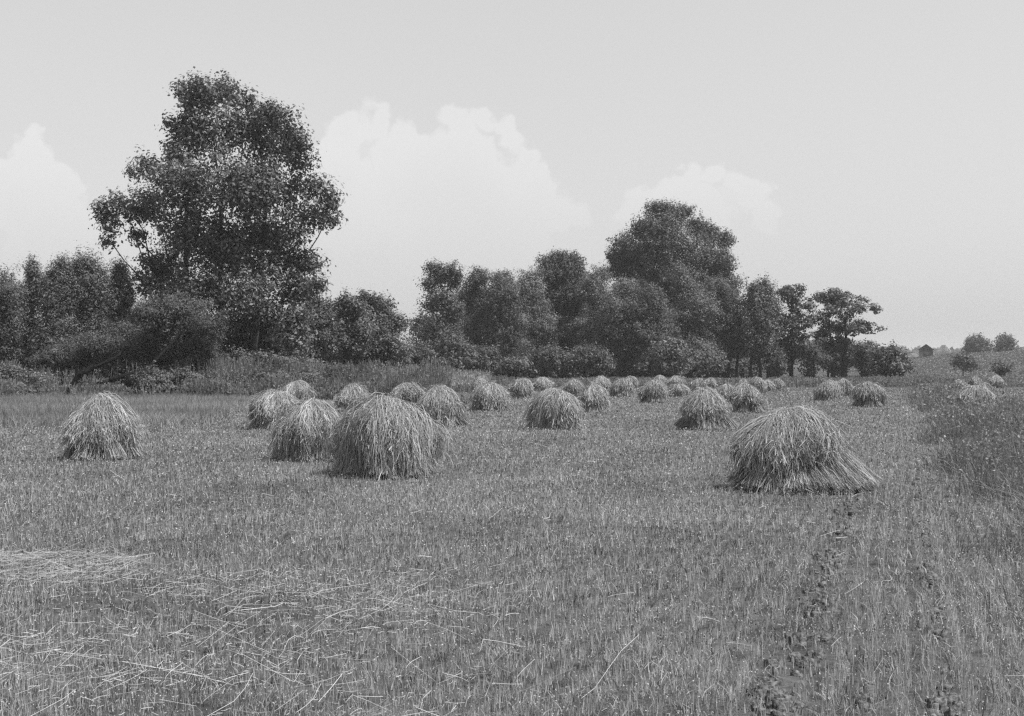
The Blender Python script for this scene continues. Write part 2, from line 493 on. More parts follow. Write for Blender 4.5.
# ------------------------------------------------------------------ grain shocks
def sheaf_strands(A, bx, by, tx, ty, tz, n, w, butt=0.17, waist=0.10, head=0.16, z0=0.0, flare=0.0):
    """a bound sheaf leaning from its butt on the ground (bx,by) to its head (tx,ty,tz)"""
    b = np.array([bx, by, z0]); t = np.array([tx, ty, tz])
    ax = t - b
    q = rng.normal(size=(n, 2)); q /= np.maximum(1, np.linalg.norm(q, axis=1, keepdims=True) / 1.4)
    e1 = np.array([-ax[1], ax[0], 0.0]); e1 /= np.linalg.norm(e1) + 1e-6
    e2 = np.cross(ax / np.linalg.norm(ax), e1)
    def off(s, j=0.25):
        qq = q + rng.normal(size=(n, 2)) * j
        return e1 * (qq[:, :1] * s) + e2 * (qq[:, 1:] * s)
    s0 = -0.02 - 0.12 * rng.random(n)
    P0 = b + ax * s0[:, None] * 0.3 + off(butt)
    P0[:, 2] = np.maximum(P0[:, 2], z0 + 0.0 + 0.03 * rng.random(n))
    P1 = b + ax * 0.30 + off((butt + waist) * 0.52, 0.12)
    P2 = b + ax * 0.58 + off(waist, 0.12)
    P3 = b + ax * (0.86 + 0.1 * rng.random((n, 1))) + off(head * 0.8)
    P4 = P3 + ax * 0.16 + off(head) ; P4[:, 2] -= 0.10 * rng.random(n)
    P = np.stack([P0, P1, P2, P3, P4], 1) + np.cumsum(rng.normal(size=(n, 5, 3)) * 0.008, axis=1)
    P[..., 2] = np.maximum(P[..., 2], z0 + 0.01)
    W = np.array([1, 1, 1, 1.1, 1.3])[None, :] * w * (0.6 + 0.8 * rng.random((n, 1)))
    side = rand_unit(n); side[:, 2] *= 0.2; side /= np.linalg.norm(side, axis=1, keepdims=True)
    V, Q = ribbons(P, W, side)
    A.add(V, Q, np.repeat(np.clip(0.45 + 0.28 * rng.normal(size=n), 0, 1), 10))

def cap_locks(A, R, H, ridge, ra, n, w, lo, hi, top=1.0, off=(0, 0), steep=0.40, nlock=34):
    """a sheaf broken open and laid over the top: stalks drape over the dome and the heads hang down in locks"""
    cr, sr = math.cos(ra), math.sin(ra)
    ph_l = (np.arange(nlock) + 2.2 * rng.random(nlock)) / nlock * 2 * math.pi
    rng.shuffle(ph_l)
    long_l = np.where(rng.random(nlock) < 0.65, lo + (hi - lo) * rng.random(nlock) * 0.55, lo + (hi - lo) * (0.5 + 0.5 * rng.random(nlock)))
    rad_l = R * (0.76 + 0.34 * rng.random(nlock))
    st_l = 0.45 * rng.random(nlock) ** 1.3
    sw_l = rng.normal(size=nlock) * 0.25
    ci = rng.integers(0, nlock, n)
    loose = rng.random(n) < 0.26
    ph = ph_l[ci] + rng.normal(size=n) * np.where(loose, 0.4, 0.10)
    end = np.clip(long_l[ci] + rng.normal(size=n) * np.where(loose, 0.16, 0.06), 0.04, 0.85)
    rad = rad_l[ci] * (1 + rng.normal(size=n) * 0.04)
    st = np.clip(st_l[ci] + rng.normal(size=n) * 0.10, 0, 0.6)
    k = 7
    t = st[:, None] + (1 - st[:, None]) * np.linspace(0, 1, k)[None, :]
    brk = 0.62
    q = np.minimum(t / brk, 1.0)
    sh = H * top * (1 - steep * q ** 1.6)
    hang = np.clip((t - brk) / (1 - brk), 0, 1)
    zs = H * top * (1 - steep)
    z = sh - np.maximum(zs - H * end, 0.06 * H)[:, None] * hang
    rr = rad[:, None] * (q ** 0.9) * (0.94 + 0.10 * hang - 0.05 * hang ** 2)
    ph2 = ph[:, None] + (sw_l[ci] + rng.normal(size=n) * np.where(loose, 0.35, 0.12))[:, None] * (t - st[:, None]) + rng.normal(size=(n, k)) * 0.012
    sdg = (rng.random(n) * 2 - 1) * ridge
    x = off[0] + cr * sdg[:, None] + rr * np.cos(ph2); y = off[1] + sr * sdg[:, None] + rr * np.sin(ph2)
    z = z + rng.normal(size=(n, 1)) * 0.03 * H + rng.normal(size=(n, k)) * 0.010 * H
    P = np.stack([x, y, z], 2) + np.cumsum(rng.normal(size=(n, k, 3)) * 0.027, axis=1)
    P[..., 2] = np.maximum(P[..., 2], 0.03)
    W = np.array([0.8, 0.9, 1, 1.0, 1.0, 1.35, 0.9])[None, :] * w * (0.6 + 0.9 * rng.random((n, 1)))
    tang = np.stack([-np.sin(ph), np.cos(ph), np.zeros(n)], 1)
    side = tang + rand_unit(n) * 0.8; side /= np.linalg.norm(side, axis=1, keepdims=True)
    V, Q = ribbons(P, W, side)
    tone = np.clip(0.5 + 0.12 * rng.normal(size=nlock)[ci] + 0.26 * rng.normal(size=n), 0, 1)
    A.add(V, Q, np.repeat(tone, 2 * k))
    # drooping heads and broken ends all over the cap
    m = int(n * 1.6)
    si = rng.integers(0, n, m); kk = rng.integers(1, k, m)
    B0 = P[si, kk] + rng.normal(size=(m, 3)) * 0.015
    rad_ = np.stack([np.cos(ph[si]), np.sin(ph[si]), np.zeros(m)], 1)
    d = rad_ * (0.25 + 0.35 * rng.random((m, 1))) + rand_unit(m) * 0.95 + np.array([0, 0, -0.4])
    Lh = (0.05 + 0.15 * rng.random((m, 1)))
    B1 = B0 + d * Lh * 0.6
    B2 = B1 + (d * 0.5 + np.array([0, 0, -0.6])) * Lh * 0.7
    PP = np.stack([B0, B1, B2], 1); PP[..., 2] = np.maximum(PP[..., 2], 0.02)
    V, Q = ribbons(PP, np.array([0.8, 1.2, 1.3])[None, :] * w * (0.6 + 0.9 * rng.random((m, 1))), rand_unit(m))
    A.add(V, Q, np.repeat(np.clip(0.5 + 0.3 * rng.normal(size=m), 0, 1), 6))

def grain_shock(px, top, base, wpx, label, group='grain shocks standing in the field', splay=None, peak=0.0, ridge=0.35, ra=0.0, capdrop=(0.20, 0.62), lean=0.0, capr=0.86, steep=0.36, rough=1.0, seed=0):
    global rng
    rng = np.random.default_rng(int(px * 131 + base * 7 + seed))
    Y = dist(base)
    X = (px - 512) * Y / F
    Wm = 0.92 * wpx * Y / F
    D = Wm * 0.42                          # half depth moves the visible foot towards the camera
    Y = Y + 0.55 * D; X = (px - 512) * Y / F
    z0 = float(gz(X, Y))
    H = CZ + (HY - top) * Y / F - z0
    H = min(max(H * 0.955, 0.75), 1.65)
    R = min(max(Wm / 2, 0.55), 1.35)
    root = thing('grain_shock', label, 'grain shock', (X, Y, z0), group)
    q = min(1.0, (20.0 / Y) ** 0.9)        # level of detail by distance
    w = 0.0025 * (Y / 20) ** 0.78
    ns = 9 if Y < 60 else 7
    wp = rng.random(6) * 6.28; wa = rough * (0.6 + 0.8 * rng.random(5))
    sx_, sy_ = rng.normal(size=2) * 0.055 * rough
    def warp(A):
        for i_, V in enumerate(A.V):
            x, y, z = V[:, 0].copy(), V[:, 1].copy(), V[:, 2].copy()
            f_ = np.arctan2(y, x); r_ = np.hypot(x, y); t_ = np.clip(z / H, 0, 1.2)
            k_ = 1 + 0.075 * wa[0] * np.sin(2 * f_ + wp[0]) + 0.06 * wa[1] * np.sin(3 * f_ + wp[1] + 2.5 * t_) + 0.035 * wa[2] * np.sin(7 * f_ + wp[2] + 4 * t_)
            V[:, 0] = x * k_ + sx_ * H * t_ ** 1.6; V[:, 1] = y * k_ + sy_ * H * t_ ** 1.6
            V[:, 2] = z * (1 + 0.13 * wa[3] * np.sin(f_ + wp[3]) * np.clip(r_ / R, 0, 1) * t_ + 0.05 * wa[4] * np.sin(5 * f_ + wp[4]) * np.clip(r_ / R, 0, 1) * t_)
        return A
    Rb = R * 0.74
    ph0 = rng.random() * 6.28
    for i in range(ns):
        a = ph0 + 2 * math.pi * i / ns + rng.normal() * 0.12
        rb = Rb * (0.88 + 0.2 * rng.random())
        A = Acc()
        sheaf_strands(A, rb * math.cos(a), rb * math.sin(a), R * 0.25 * math.cos(a) + lean * H * 0.6, R * 0.25 * math.sin(a), H * 0.66,
                      int(800 * q) + 50, w, butt=0.15 * R / 0.9 + 0.03, waist=0.11 * R / 0.9, head=0.12)
        warp(A).build('sheaf', M_STRAW, root)
    if splay:
        for (a, rb, hz, ti) in splay:
            A = Acc()
            sheaf_strands(A, rb * R * math.cos(a), rb * R * math.sin(a), R * ti * math.cos(a), R * ti * math.sin(a), H * hz,
                          int(900 * q) + 50, w, butt=0.17, waist=0.11, head=0.11)
            warp(A).build('sheaf', M_STRAW, root)
    # solid core so daylight does not come through; its dark straw paints inner shade
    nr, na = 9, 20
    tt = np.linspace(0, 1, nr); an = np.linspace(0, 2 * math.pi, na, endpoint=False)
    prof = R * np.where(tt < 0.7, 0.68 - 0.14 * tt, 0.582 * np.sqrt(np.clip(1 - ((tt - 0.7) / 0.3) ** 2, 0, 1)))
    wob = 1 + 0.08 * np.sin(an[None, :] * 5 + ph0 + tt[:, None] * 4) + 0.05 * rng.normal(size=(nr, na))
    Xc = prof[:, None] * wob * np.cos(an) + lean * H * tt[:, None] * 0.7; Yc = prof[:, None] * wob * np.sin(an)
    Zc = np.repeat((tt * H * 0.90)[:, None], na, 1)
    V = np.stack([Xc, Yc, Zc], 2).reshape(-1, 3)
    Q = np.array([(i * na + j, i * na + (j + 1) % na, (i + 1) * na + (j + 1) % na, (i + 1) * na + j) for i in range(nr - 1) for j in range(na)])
    A = Acc(); A.add(V, Q, 0.4); warp(A).build('inner_core', M_CORE, root)
    # caps
    Rc = R * capr / (1 + 0.25 * ridge)
    for j in range(2):
        A = Acc()
        cap_locks(A, Rc * (1.0 - 0.06 * j), H, R * ridge * 0.5, ra + j * 0.5, int(5200 * q) + 170, w, capdrop[0] + 0.08 * j, capdrop[1],
                  top=0.96 + 0.03 * j, off=(lean * H, 0), steep=steep)
        if peak and j == 1:
            n = int(220 * q) + 30
            P0 = np.stack([lean * H + rng.normal(size=n) * 0.05, rng.normal(size=n) * 0.05, np.full(n, H * (1 + peak))], 1)
            ph = rng.random(n) * 6.28
            P1 = P0 + np.stack([np.cos(ph) * 0.12, np.sin(ph) * 0.12, np.full(n, -peak * H * 0.8)], 1)
            P2 = P0 + np.stack([np.cos(ph) * 0.35, np.sin(ph) * 0.35, np.full(n, -peak * H * 1.0 - 0.12 * H)], 1)
            V, Q = ribbons(np.stack([P0, P1, P2], 1), np.full((n, 3), w), rand_unit(n))
            A.add(V, Q, np.repeat(np.clip(0.6 + 0.2 * rng.normal(size=n), 0, 1), 6))
        if j == 1:
            # stray stalks poking out and lying round the foot
            n = int(150 * q) + 16
            ph = rng.random(n) * 6.28
            r0 = R * (0.75 + 0.3 * rng.random(n)); zz = 0.03 + H * 0.75 * rng.random(n) ** 2.0
            P0 = np.stack([r0 * np.cos(ph), r0 * np.sin(ph), zz], 1)
            d = np.stack([np.cos(ph), np.sin(ph), rng.normal(size=n) * 0.5 - 0.5], 1) + rng.normal(size=(n, 3)) * 0.4
            P1 = P0 + d * (0.05 + 0.14 * rng.random((n, 1))); P1[:, 2] = np.maximum(P1[:, 2], 0.02)
            P0b = P0 - d * 0.08
            V, Q = ribbons(np.stack([P0b, P0, P1], 1), np.full((n, 3), w * 0.8), rand_unit(n))
            A.add(V, Q, np.repeat(rng.random(n), 6))
        warp(A).build('cap_sheaf', M_STRAW, root)
    SHOCK_SPOTS.append((X, Y, R))
    return root

PI = math.pi
S = grain_shock
S(792, 407, 492, 143, 'largest and nearest grain shock, at the right, with sheaves slumped out to its right', splay=[(-0.22, 1.12, 0.66, 0.40), (0.12, 1.10, 0.68, 0.36), (-0.5, 1.10, 0.64, 0.40), (-0.8, 1.02, 0.58, 0.36), (-1.25, 0.98, 0.42, 0.3), (-1.6, 0.9, 0.38, 0.25), (PI + 0.15, 1.0, 0.42, 0.3)], ridge=0.4, ra=-0.2, capdrop=(0.22, 0.64), capr=0.76, steep=0.34, lean=-0.08, rough=1.1)
S(387, 398, 478, 116, 'broad shaggy grain shock with a peaked top in front of the left group', peak=0.04, ridge=0.45, ra=0.15, capdrop=(0.06, 0.55), capr=0.93, rough=1.2)
S(312, 401, 462, 84, 'grain shock overlapping the left side of the broad shaggy one', peak=0.05, ridge=0.4, ra=0.3, capdrop=(0.10, 0.6))
S(101, 395, 460, 88, 'lone grain shock farthest to the left, below the fallen trunk', peak=0.05, ridge=0.35, capdrop=(0.25, 0.68), steep=0.45)
S(276, 391, 430, 54, 'grain shock at the edge of the tall grass with a second behind its right shoulder', ridge=0.5)
S(295, 381, 406, 38, 'grain shock half hidden behind another at the edge of the tall grass', peak=0.05)
S(352, 385, 412, 38, 'small grain shock seen in the gap above the two overlapping ones on the left', peak=0.08, capdrop=(0.3, 0.7))
S(437, 386, 427, 46, 'grain shock right behind the broad shaggy one, its right side sloping out', splay=[(0.1, 1.25, 0.6, 0.35)])
S(408, 383, 405, 34, 'grain shock with a peaked top tucked behind the left of a larger one', peak=0.05)
S(489, 383, 411, 44, 'grain shock with splayed foot standing clear left of the rounded middle one', splay=[(0.0, 1.15, 0.55, 0.35)])
S(481, 377, 399, 20, 'small far grain shock peeping over the left shoulder of the splayed one')
S(520, 378, 399, 26, 'pale low grain shock behind and left of the rounded middle one')
S(543, 377, 392, 21, 'far grain shock directly behind the rounded middle one')
S(555, 390, 430, 55, 'rounded grain shock hanging shaggy in the middle of the field', ridge=0.5, capdrop=(0.08, 0.5), capr=0.95, steep=0.33)
S(593, 384, 413, 34, 'grain shock with a sharp upright tuft at its peak', peak=0.16, capdrop=(0.25, 0.7))
S(574, 380, 397, 24, 'round topped grain shock between the middle one and the sharp tufted one')
S(602, 376, 391, 22, 'far grain shock rising behind the sharp tufted one')
S(621, 379, 397, 25, 'narrow grain shock standing just right of the sharp tufted one')
S(630, 376, 388, 16, 'tiny far grain shock touching the right side of the narrow one beside the tufted one')
S(654, 380, 403, 36, 'tent shaped grain shock with a dark left side before the wood')
S(661, 375, 387, 14, 'tiny far grain shock showing over the peak of the tent shaped one')
S(676, 376, 388, 18, 'far pale topped grain shock right of the tent shaped one')
S(679, 384, 397, 24, 'low spreading grain shock between the tent shaped and the wide footed ones')
S(698, 379, 392, 17, 'far round grain shock just above the wide footed one')
S(709, 378, 389, 15, 'far grain shock overlapped by the round one above the wide footed one')
S(705, 388, 430, 52, 'wide footed grain shock beyond and left of the nearest one', splay=[(-0.3, 1.1, 0.5, 0.35), (PI - 0.2, 1.1, 0.5, 0.35)], capdrop=(0.22, 0.66))
S(747, 384, 413, 38, 'grain shock behind the right side of the wide footed one', capdrop=(0.35, 0.7))
S(728, 385, 404, 20, 'small grain shock wedged between the wide footed one and its right neighbour')
S(743, 379, 393, 15, 'far low grain shock at the left end of the distant row before the wood')
S(757, 377, 395, 18, 'highest topped far grain shock in the distant row before the wood')
S(768, 380, 392, 14, 'far grain shock next to last on the right of the distant row before the wood')
S(778, 379, 391, 12, 'last grain shock at the right end of the distant row before the wood')
S(828, 380, 401, 27, 'left one of three grain shocks below the wide layered tree', capdrop=(0.3, 0.6))
S(844, 379, 397, 15, 'middle grain shock half hidden between two below the wide layered tree')
S(869, 383, 407, 36, 'right one of three grain shocks below the wide layered tree', ridge=0.8, capdrop=(0.35, 0.65))
S(975, 386, 412, 40, 'grain shock at the right edge with its foot hidden in rank weeds', ridge=0.7)
S(961, 380, 394, 17, 'pale far grain shock behind the left of the weed hidden one')
S(975, 376, 388, 15, 'round far grain shock just above the weed hidden one')
S(983, 383, 394, 13, 'low dark grain shock at the right shoulder of the weed hidden one')
S(996, 375, 388, 15, 'far grain shock nearest to the right edge of the picture')

# ------------------------------------------------------------------ trees
def limb(p0, p1, r0, r1, k=6, wob=0.06, sag=0.0, sides=6):
    t = np.linspace(0, 1, k)[:, None]
    p0 = np.asarray(p0, float); p1 = np.asarray(p1, float)
    L = np.linalg.norm(p1 - p0)
    P = p0 + (p1 - p0) * t
    n = rng.normal(size=(k, 3)) * wob * L * np.sin(t * math.pi)
    n[:, 2] *= 0.4
    P = P + n; P[:, 2] += sag * L * np.sin(t[:, 0] * math.pi)
    return tube(P, np.linspace(r0, r1, k), sides)

def make_tree(name, label, cat, Y, lobes, base_px, mat, leaf=0.2, dens=1.0, clump=0.20, group=None, trunks=None, flat=False,
              trunk_r=None, aspect=0.55, depth=0.85, droop=0.0, fill=0.25, ypush=0.3, shell=0.45, cover=2.1, limbs=0.5, grow=1.0, extra=1, feather=0.22, ragged=0.95, tone0=None, spread=0, seed=0):
    """lobes: (px, py, rx, ry) read off the photograph, turned into ellipsoids of foliage at distance Y"""
    global rng
    rng = np.random.default_rng(int(abs(base_px) * 977 + lobes[0][1] * 31 + seed))
    s = Y / F
    bx = (base_px - 512) * s
    bz = float(gz(bx, Y))
    root = thing(name, label, cat, (bx, Y, bz), group)
    org = np.array([bx, Y, bz])
    leafA = Acc(); woodA = Acc()
    tone0 = tone0 or rng.uniform(0.7, 1.3)
    Ls = []
    wid = max(l[0] + l[2] for l in lobes) - min(l[0] - l[2] for l in lobes)
    for (lx, ly, rx, ry) in lobes:
        if spread and ly > 303: rx *= spread
        if flat:
            ly += rng.uniform(-3.5, 3.5); lx += rng.uniform(-4, 4); rx *= rng.uniform(0.65, 1.2); ry *= rng.uniform(0.9, 1.7)
        # spread the lobes in depth too
        dy = np.clip(rng.normal(), -1.6, 1.6) * ypush * wid * s * 0.35
        c = at(lx, ly, Y + dy) - org
        r = np.array([rx * s, rx * s * depth, ry * s]) * grow
        Ls.append((c, r))
    n_orig = len(Ls)
    if not flat:
        for i in range(len(Ls)):
            for _ in range(extra):
                c, r = Ls[i]
                d_ = rand_unit(1)[0]; d_[2] *= 0.8
                f = rng.uniform(0.40, 0.65)
                c2 = c + d_ * r * rng.uniform(0.65, 1.0)
                if c2[2] - r[2] * f > -0.5: Ls.append((c2, r * f))
    n0 = len(Ls)
    if not flat:
        # foliage between neighbouring boughs
        for i in range(n0):
            dd_ = [(np.linalg.norm(Ls[i][0] - Ls[j][0]) / (Ls[i][1][0] + Ls[j][1][0] + Ls[i][1][2] + Ls[j][1][2]), j) for j in range(n0) if j != i]
            dd_.sort()
            for q_, j in dd_[:2]:
                if q_ < 0.95 and (j > i or rng.random() < 0.4):
                    f = rng.uniform(0.35, 0.65)
                    Ls.append((Ls[i][0] * f + Ls[j][0] * (1 - f) + rng.normal(size=3) * 0.1 * Ls[i][1], 0.42 * (Ls[i][1] + Ls[j][1])))
    topz = max(c[2] + r[2] for c, r in Ls)
    tr = trunk_r or 0.022 * topz + 0.02
    if trunks is None:
        trunks = [(0, 0.0)]
    axes = []
    for (dx, lean) in trunks:
        x0 = dx * s
        k = 8
        t = np.linspace(0, 1, k)
        P = np.stack([x0 + lean * s * t + rng.normal(size=k) * 0.012 * topz * t, rng.normal(size=k) * 0.012 * topz * t, t * topz * 0.86], 1)
        P[0, 2] = -0.3
        V, fc = tube(P, tr * np.array([1.35, 1.0, 0.9, 0.78, 0.62, 0.45, 0.28, 0.12]), 8)
        woodA.add(V, fc); axes.append(P)
    for li, (c, r) in enumerate(Ls):
        P = axes[int(np.argmin([np.abs(a[:, 0].mean() - c[0]) for a in axes]))]
        zs = max(0.12 * topz, c[2] - 0.25 * topz - 0.3 * abs(c[0]))
        zs = min(zs, 0.7 * topz)
        i = np.interp(zs, P[:, 2], np.arange(len(P)))
        p0 = np.array([np.interp(i, np.arange(len(P)), P[:, a]) for a in range(3)])
        if li < n_orig and c[2] > zs and rng.random() < limbs:
            V, fc = limb(p0, c + [0, 0, 0.3 * r[2]], tr * 0.36 * (1.05 - zs / topz), 0.02 + tr * 0.06, wob=0.05)
            woodA.add(V, fc)
        vol = (r[0] * r[1] * r[2]) ** (1 / 3)
        cr = max(clump * (0.6 * vol + 1.0), leaf * 1.6)
        area = (r[0] * r[2])
        if flat:
            nc = int(max(9, 3.2 * area / (cr * cr)))
            d = rand_unit(nc)
            rad = np.where(rng.random(nc) < fill, rng.random(nc) ** 0.5 * 0.7, shell + (1.0 - shell) * rng.random(nc) ** 0.6)
            cc = c + d * r * rad[:, None]
        else:
            # clumps fill the joined envelope of all boughs, its surface broken by noise
            nc = int(max(14, 6.5 * area / (cr * cr)))
            cc = c + rand_unit(nc) * r * (1.32 * rng.random(nc) ** 0.42)[:, None]
            F_ = np.zeros(nc)
            for c2, r2 in Ls:
                F_ += np.exp(-1.25 * (((cc - c2) / (r2 * 1.02)) ** 2).sum(1))
            ns_ = max(0.8, 0.06 * wid * s)
            nz = (0.6 * vnoise(cc[:, 0] + 0.7 * cc[:, 1], cc[:, 2] - 0.5 * cc[:, 1], ns_, 81) + 0.4 * vnoise(cc[:, 0] - 0.6 * cc[:, 1], cc[:, 2] + 0.6 * cc[:, 1], ns_ * 0.45, 82))
            ok = F_ > 0.30 + ragged * (nz - 0.42)
            ok[:3] = True
            cc = cc[ok]; nc = len(cc)
        crs = cr * (0.55 + 0.9 * rng.random(nc))
        want = dens * cover * math.pi * r[0] * r[2] / (2 * (leaf * 0.72) ** 2 * aspect * 0.55)
        wgt = crs ** 2; nl = np.maximum(3, (want * wgt / wgt.sum()).astype(int))
        for j in rng.choice(nc, max(1, nc // 12), replace=False):
            V, fc = limb(c + (cc[j] - c) * 0.1 - [0, 0, 0.3 * r[2]], cc[j], 0.01 + tr * 0.04, 0.01, k=4, sides=4, wob=0.08)
            woodA.add(V, fc)
        ci = np.repeat(np.arange(nc), nl)
        n = len(ci)
        dd = rand_unit(n); ra = crs[ci] * rng.random(n) ** 0.42 * (1 + feather * np.minimum(rng.exponential(size=n), 2.0))
        off = dd * ra[:, None]
        if flat: off[:, 2] *= 0.55
        else:
            ax_ = cc - np.stack([c[0] * 0.3 + 0 * cc[:, 0], c[1] * 0.3 + 0 * cc[:, 0], cc[:, 2] * 0.75], 1)
            ax_ = ax_ / (np.linalg.norm(ax_, axis=1, keepdims=True) + 1e-6) + rand_unit(nc) * 0.7
            if droop: ax_[:, 2] -= droop * 0.8
            ax_ = (ax_ / np.linalg.norm(ax_, axis=1, keepdims=True))[ci]
            par = (off * ax_).sum(1, keepdims=True) * ax_
            off = (off - par) * 0.66 + par * 1.75
        C = cc[ci] + off
        C[:, 2] -= droop * ra * 0.5
        C[:, 2] = np.maximum(C[:, 2], 0.05)
        tone = np.clip(tone0 * (rng.random(nc)[ci] * 0.35 + rng.random(n) ** 1.5 * 0.65), 0, 1)
        V, Q = leaf_quads(C, leaf * (0.55 + 0.9 * rng.random(n)) * 0.72, aspect, 0.55 if not flat else 0.8, dd * 0.8 + ((C - c) / r)[:, :] * 0.5, droop)
        leafA.add(V, Q, np.repeat(tone, 4))
    woodA.build('trunk', M_BARK, root, smooth=True)
    leafA.build('crown', mat, root)
    return root

T = make_tree
# the tall cottonwood
T('cottonwood_tree', 'tallest tree, a big dark open crowned cottonwood on the left', 'tree', 100,
  [(182, 92, 13, 9), (203, 84, 12, 9), (220, 84, 14, 8), (228, 100, 16, 16), (205, 102, 18, 14), (250, 100, 7, 8), (263, 110, 12, 10), (283, 120, 16, 14), (298, 140, 11, 16),
   (196, 130, 26, 20), (235, 135, 30, 24), (270, 150, 28, 22), (174, 126, 9, 6), (170, 146, 10, 6), (178, 160, 11, 7), (302, 160, 14, 10),
   (152, 168, 15, 12), (136, 172, 8, 6), (120, 200, 10, 8), (105, 208, 9, 9), (112, 222, 12, 10), (128, 212, 12, 9), (108, 240, 7, 7), (135, 235, 12, 9), (150, 205, 20, 17), (146, 258, 9, 8),
   (195, 178, 34, 26), (240, 188, 34, 28), (178, 225, 28, 26), (220, 240, 34, 30), (265, 195, 25, 24),
   (300, 190, 20, 15), (322, 188, 10, 10), (332, 200, 8, 10), (328, 218, 11, 9), (310, 214, 20, 14), (296, 232, 20, 14), (275, 235, 22, 20),
   (280, 265, 28, 22), (308, 262, 15, 12), (316, 282, 10, 9), (303, 292, 18, 16), (258, 290, 30, 25), (205, 285, 30, 26), (225, 325, 36, 24), (272, 322, 28, 22), (175, 265, 20, 18), (150, 285, 17, 14), (166, 302, 20, 16), (300, 314, 15, 12), (240, 264, 24, 20), (290, 338, 18, 12)],
  222, M_LEAF_DARK, leaf=0.185, dens=1.0, clump=0.26, trunks=[(-36, 2), (0, -6), (28, 28)], trunk_r=0.25, ypush=0.3, fill=0.3, shell=0.4, cover=1.1, limbs=0.35, extra=1, ragged=0.95, feather=0.3, tone0=1.1, seed=3)

gl = 'soft leaved trees behind the leaning willow'
T('willow_tree', 'thin pale willow with two narrow tops, leftmost of the row behind the leaning one', 'tree', 98, [(31, 268, 6, 12), (40, 285, 8, 12), (28, 300, 13, 18), (32, 335, 20, 26), (30, 355, 18, 16)], 32, M_LEAF_SOFT, leaf=0.13, clump=0.24, group=gl, aspect=0.35, feather=0.4)
T('willow_tree', 'willow with a narrow spiky top between two rounder ones on the left', 'tree', 96, [(63, 268, 7, 12), (56, 288, 14, 16), (66, 305, 16, 20), (58, 335, 22, 26), (58, 355, 20, 16)], 62, M_LEAF_SOFT, leaf=0.13, clump=0.24, group=gl, aspect=0.35, feather=0.4)
T('willow_tree', 'broad round topped dark willow left of the cottonwood', 'tree', 97, [(88, 268, 13, 14), (84, 288, 18, 20), (95, 305, 18, 22), (86, 332, 26, 26), (88, 355, 24, 16)], 88, M_LEAF_SOFT, leaf=0.13, clump=0.24, group=gl, aspect=0.35, feather=0.4, dens=1.15)
T('willow_tree', 'slender willow touching the lower left of the cottonwood crown', 'tree', 99, [(120, 272, 8, 13), (122, 295, 13, 18), (118, 320, 16, 20), (130, 342, 20, 22)], 122, M_LEAF_SOFT, leaf=0.13, clump=0.24, group=gl, aspect=0.35, feather=0.4)
T('willow_tree', 'willow cut by the left edge of the picture', 'tree', 95, [(6, 285, 12, 18), (2, 315, 20, 25), (4, 345, 22, 22)], 4, M_LEAF_SOFT, leaf=0.13, clump=0.24, group=gl, aspect=0.35, feather=0.4)
T('undergrowth_bush', 'dark thicket filling the foot of the cottonwood', 'bush', 104, [(150, 330, 26, 24), (190, 340, 26, 24), (240, 345, 26, 22), (285, 345, 24, 20)], 215, M_LEAF_MID, leaf=0.18, clump=0.22, dens=1.1)

# leaning willow with a bare sloping trunk
def leaning_willow():
    Y = 90.0; s = Y / F
    lob = [(170, 308, 18, 14), (150, 318, 18, 13), (188, 318, 16, 16), (125, 330, 20, 13), (100, 342, 20, 12), (165, 335, 20, 15), (195, 342, 18, 15), (75, 352, 18, 10), (135, 346, 20, 11), (206, 325, 14, 14), (58, 358, 12, 9), (45, 366, 14, 8), (75, 364, 16, 8), (112, 356, 18, 10), (200, 358, 16, 12)]
    root = T('leaning_willow', 'low feathery willow leaning left to right over the fallen trunk', 'tree', Y, lob, 150, M_LEAF_SOFT, leaf=0.12, clump=0.22, aspect=0.32, dens=1.0, trunk_r=0.12, feather=0.45)
    org = np.array(root.location)
    A = Acc()
    P = [at(98, 384, 86), at(118, 378, 86), at(148, 369, 86.5), at(172, 343, 87.5), at(200, 306, 90)]
    V, fc = tube(np.array(P) - org, [0.15, 0.14, 0.13, 0.09, 0.04], 8); A.add(V, fc)
    A.build('leaning_trunk', M_DEADWOOD, root, smooth=True)
leaning_willow()
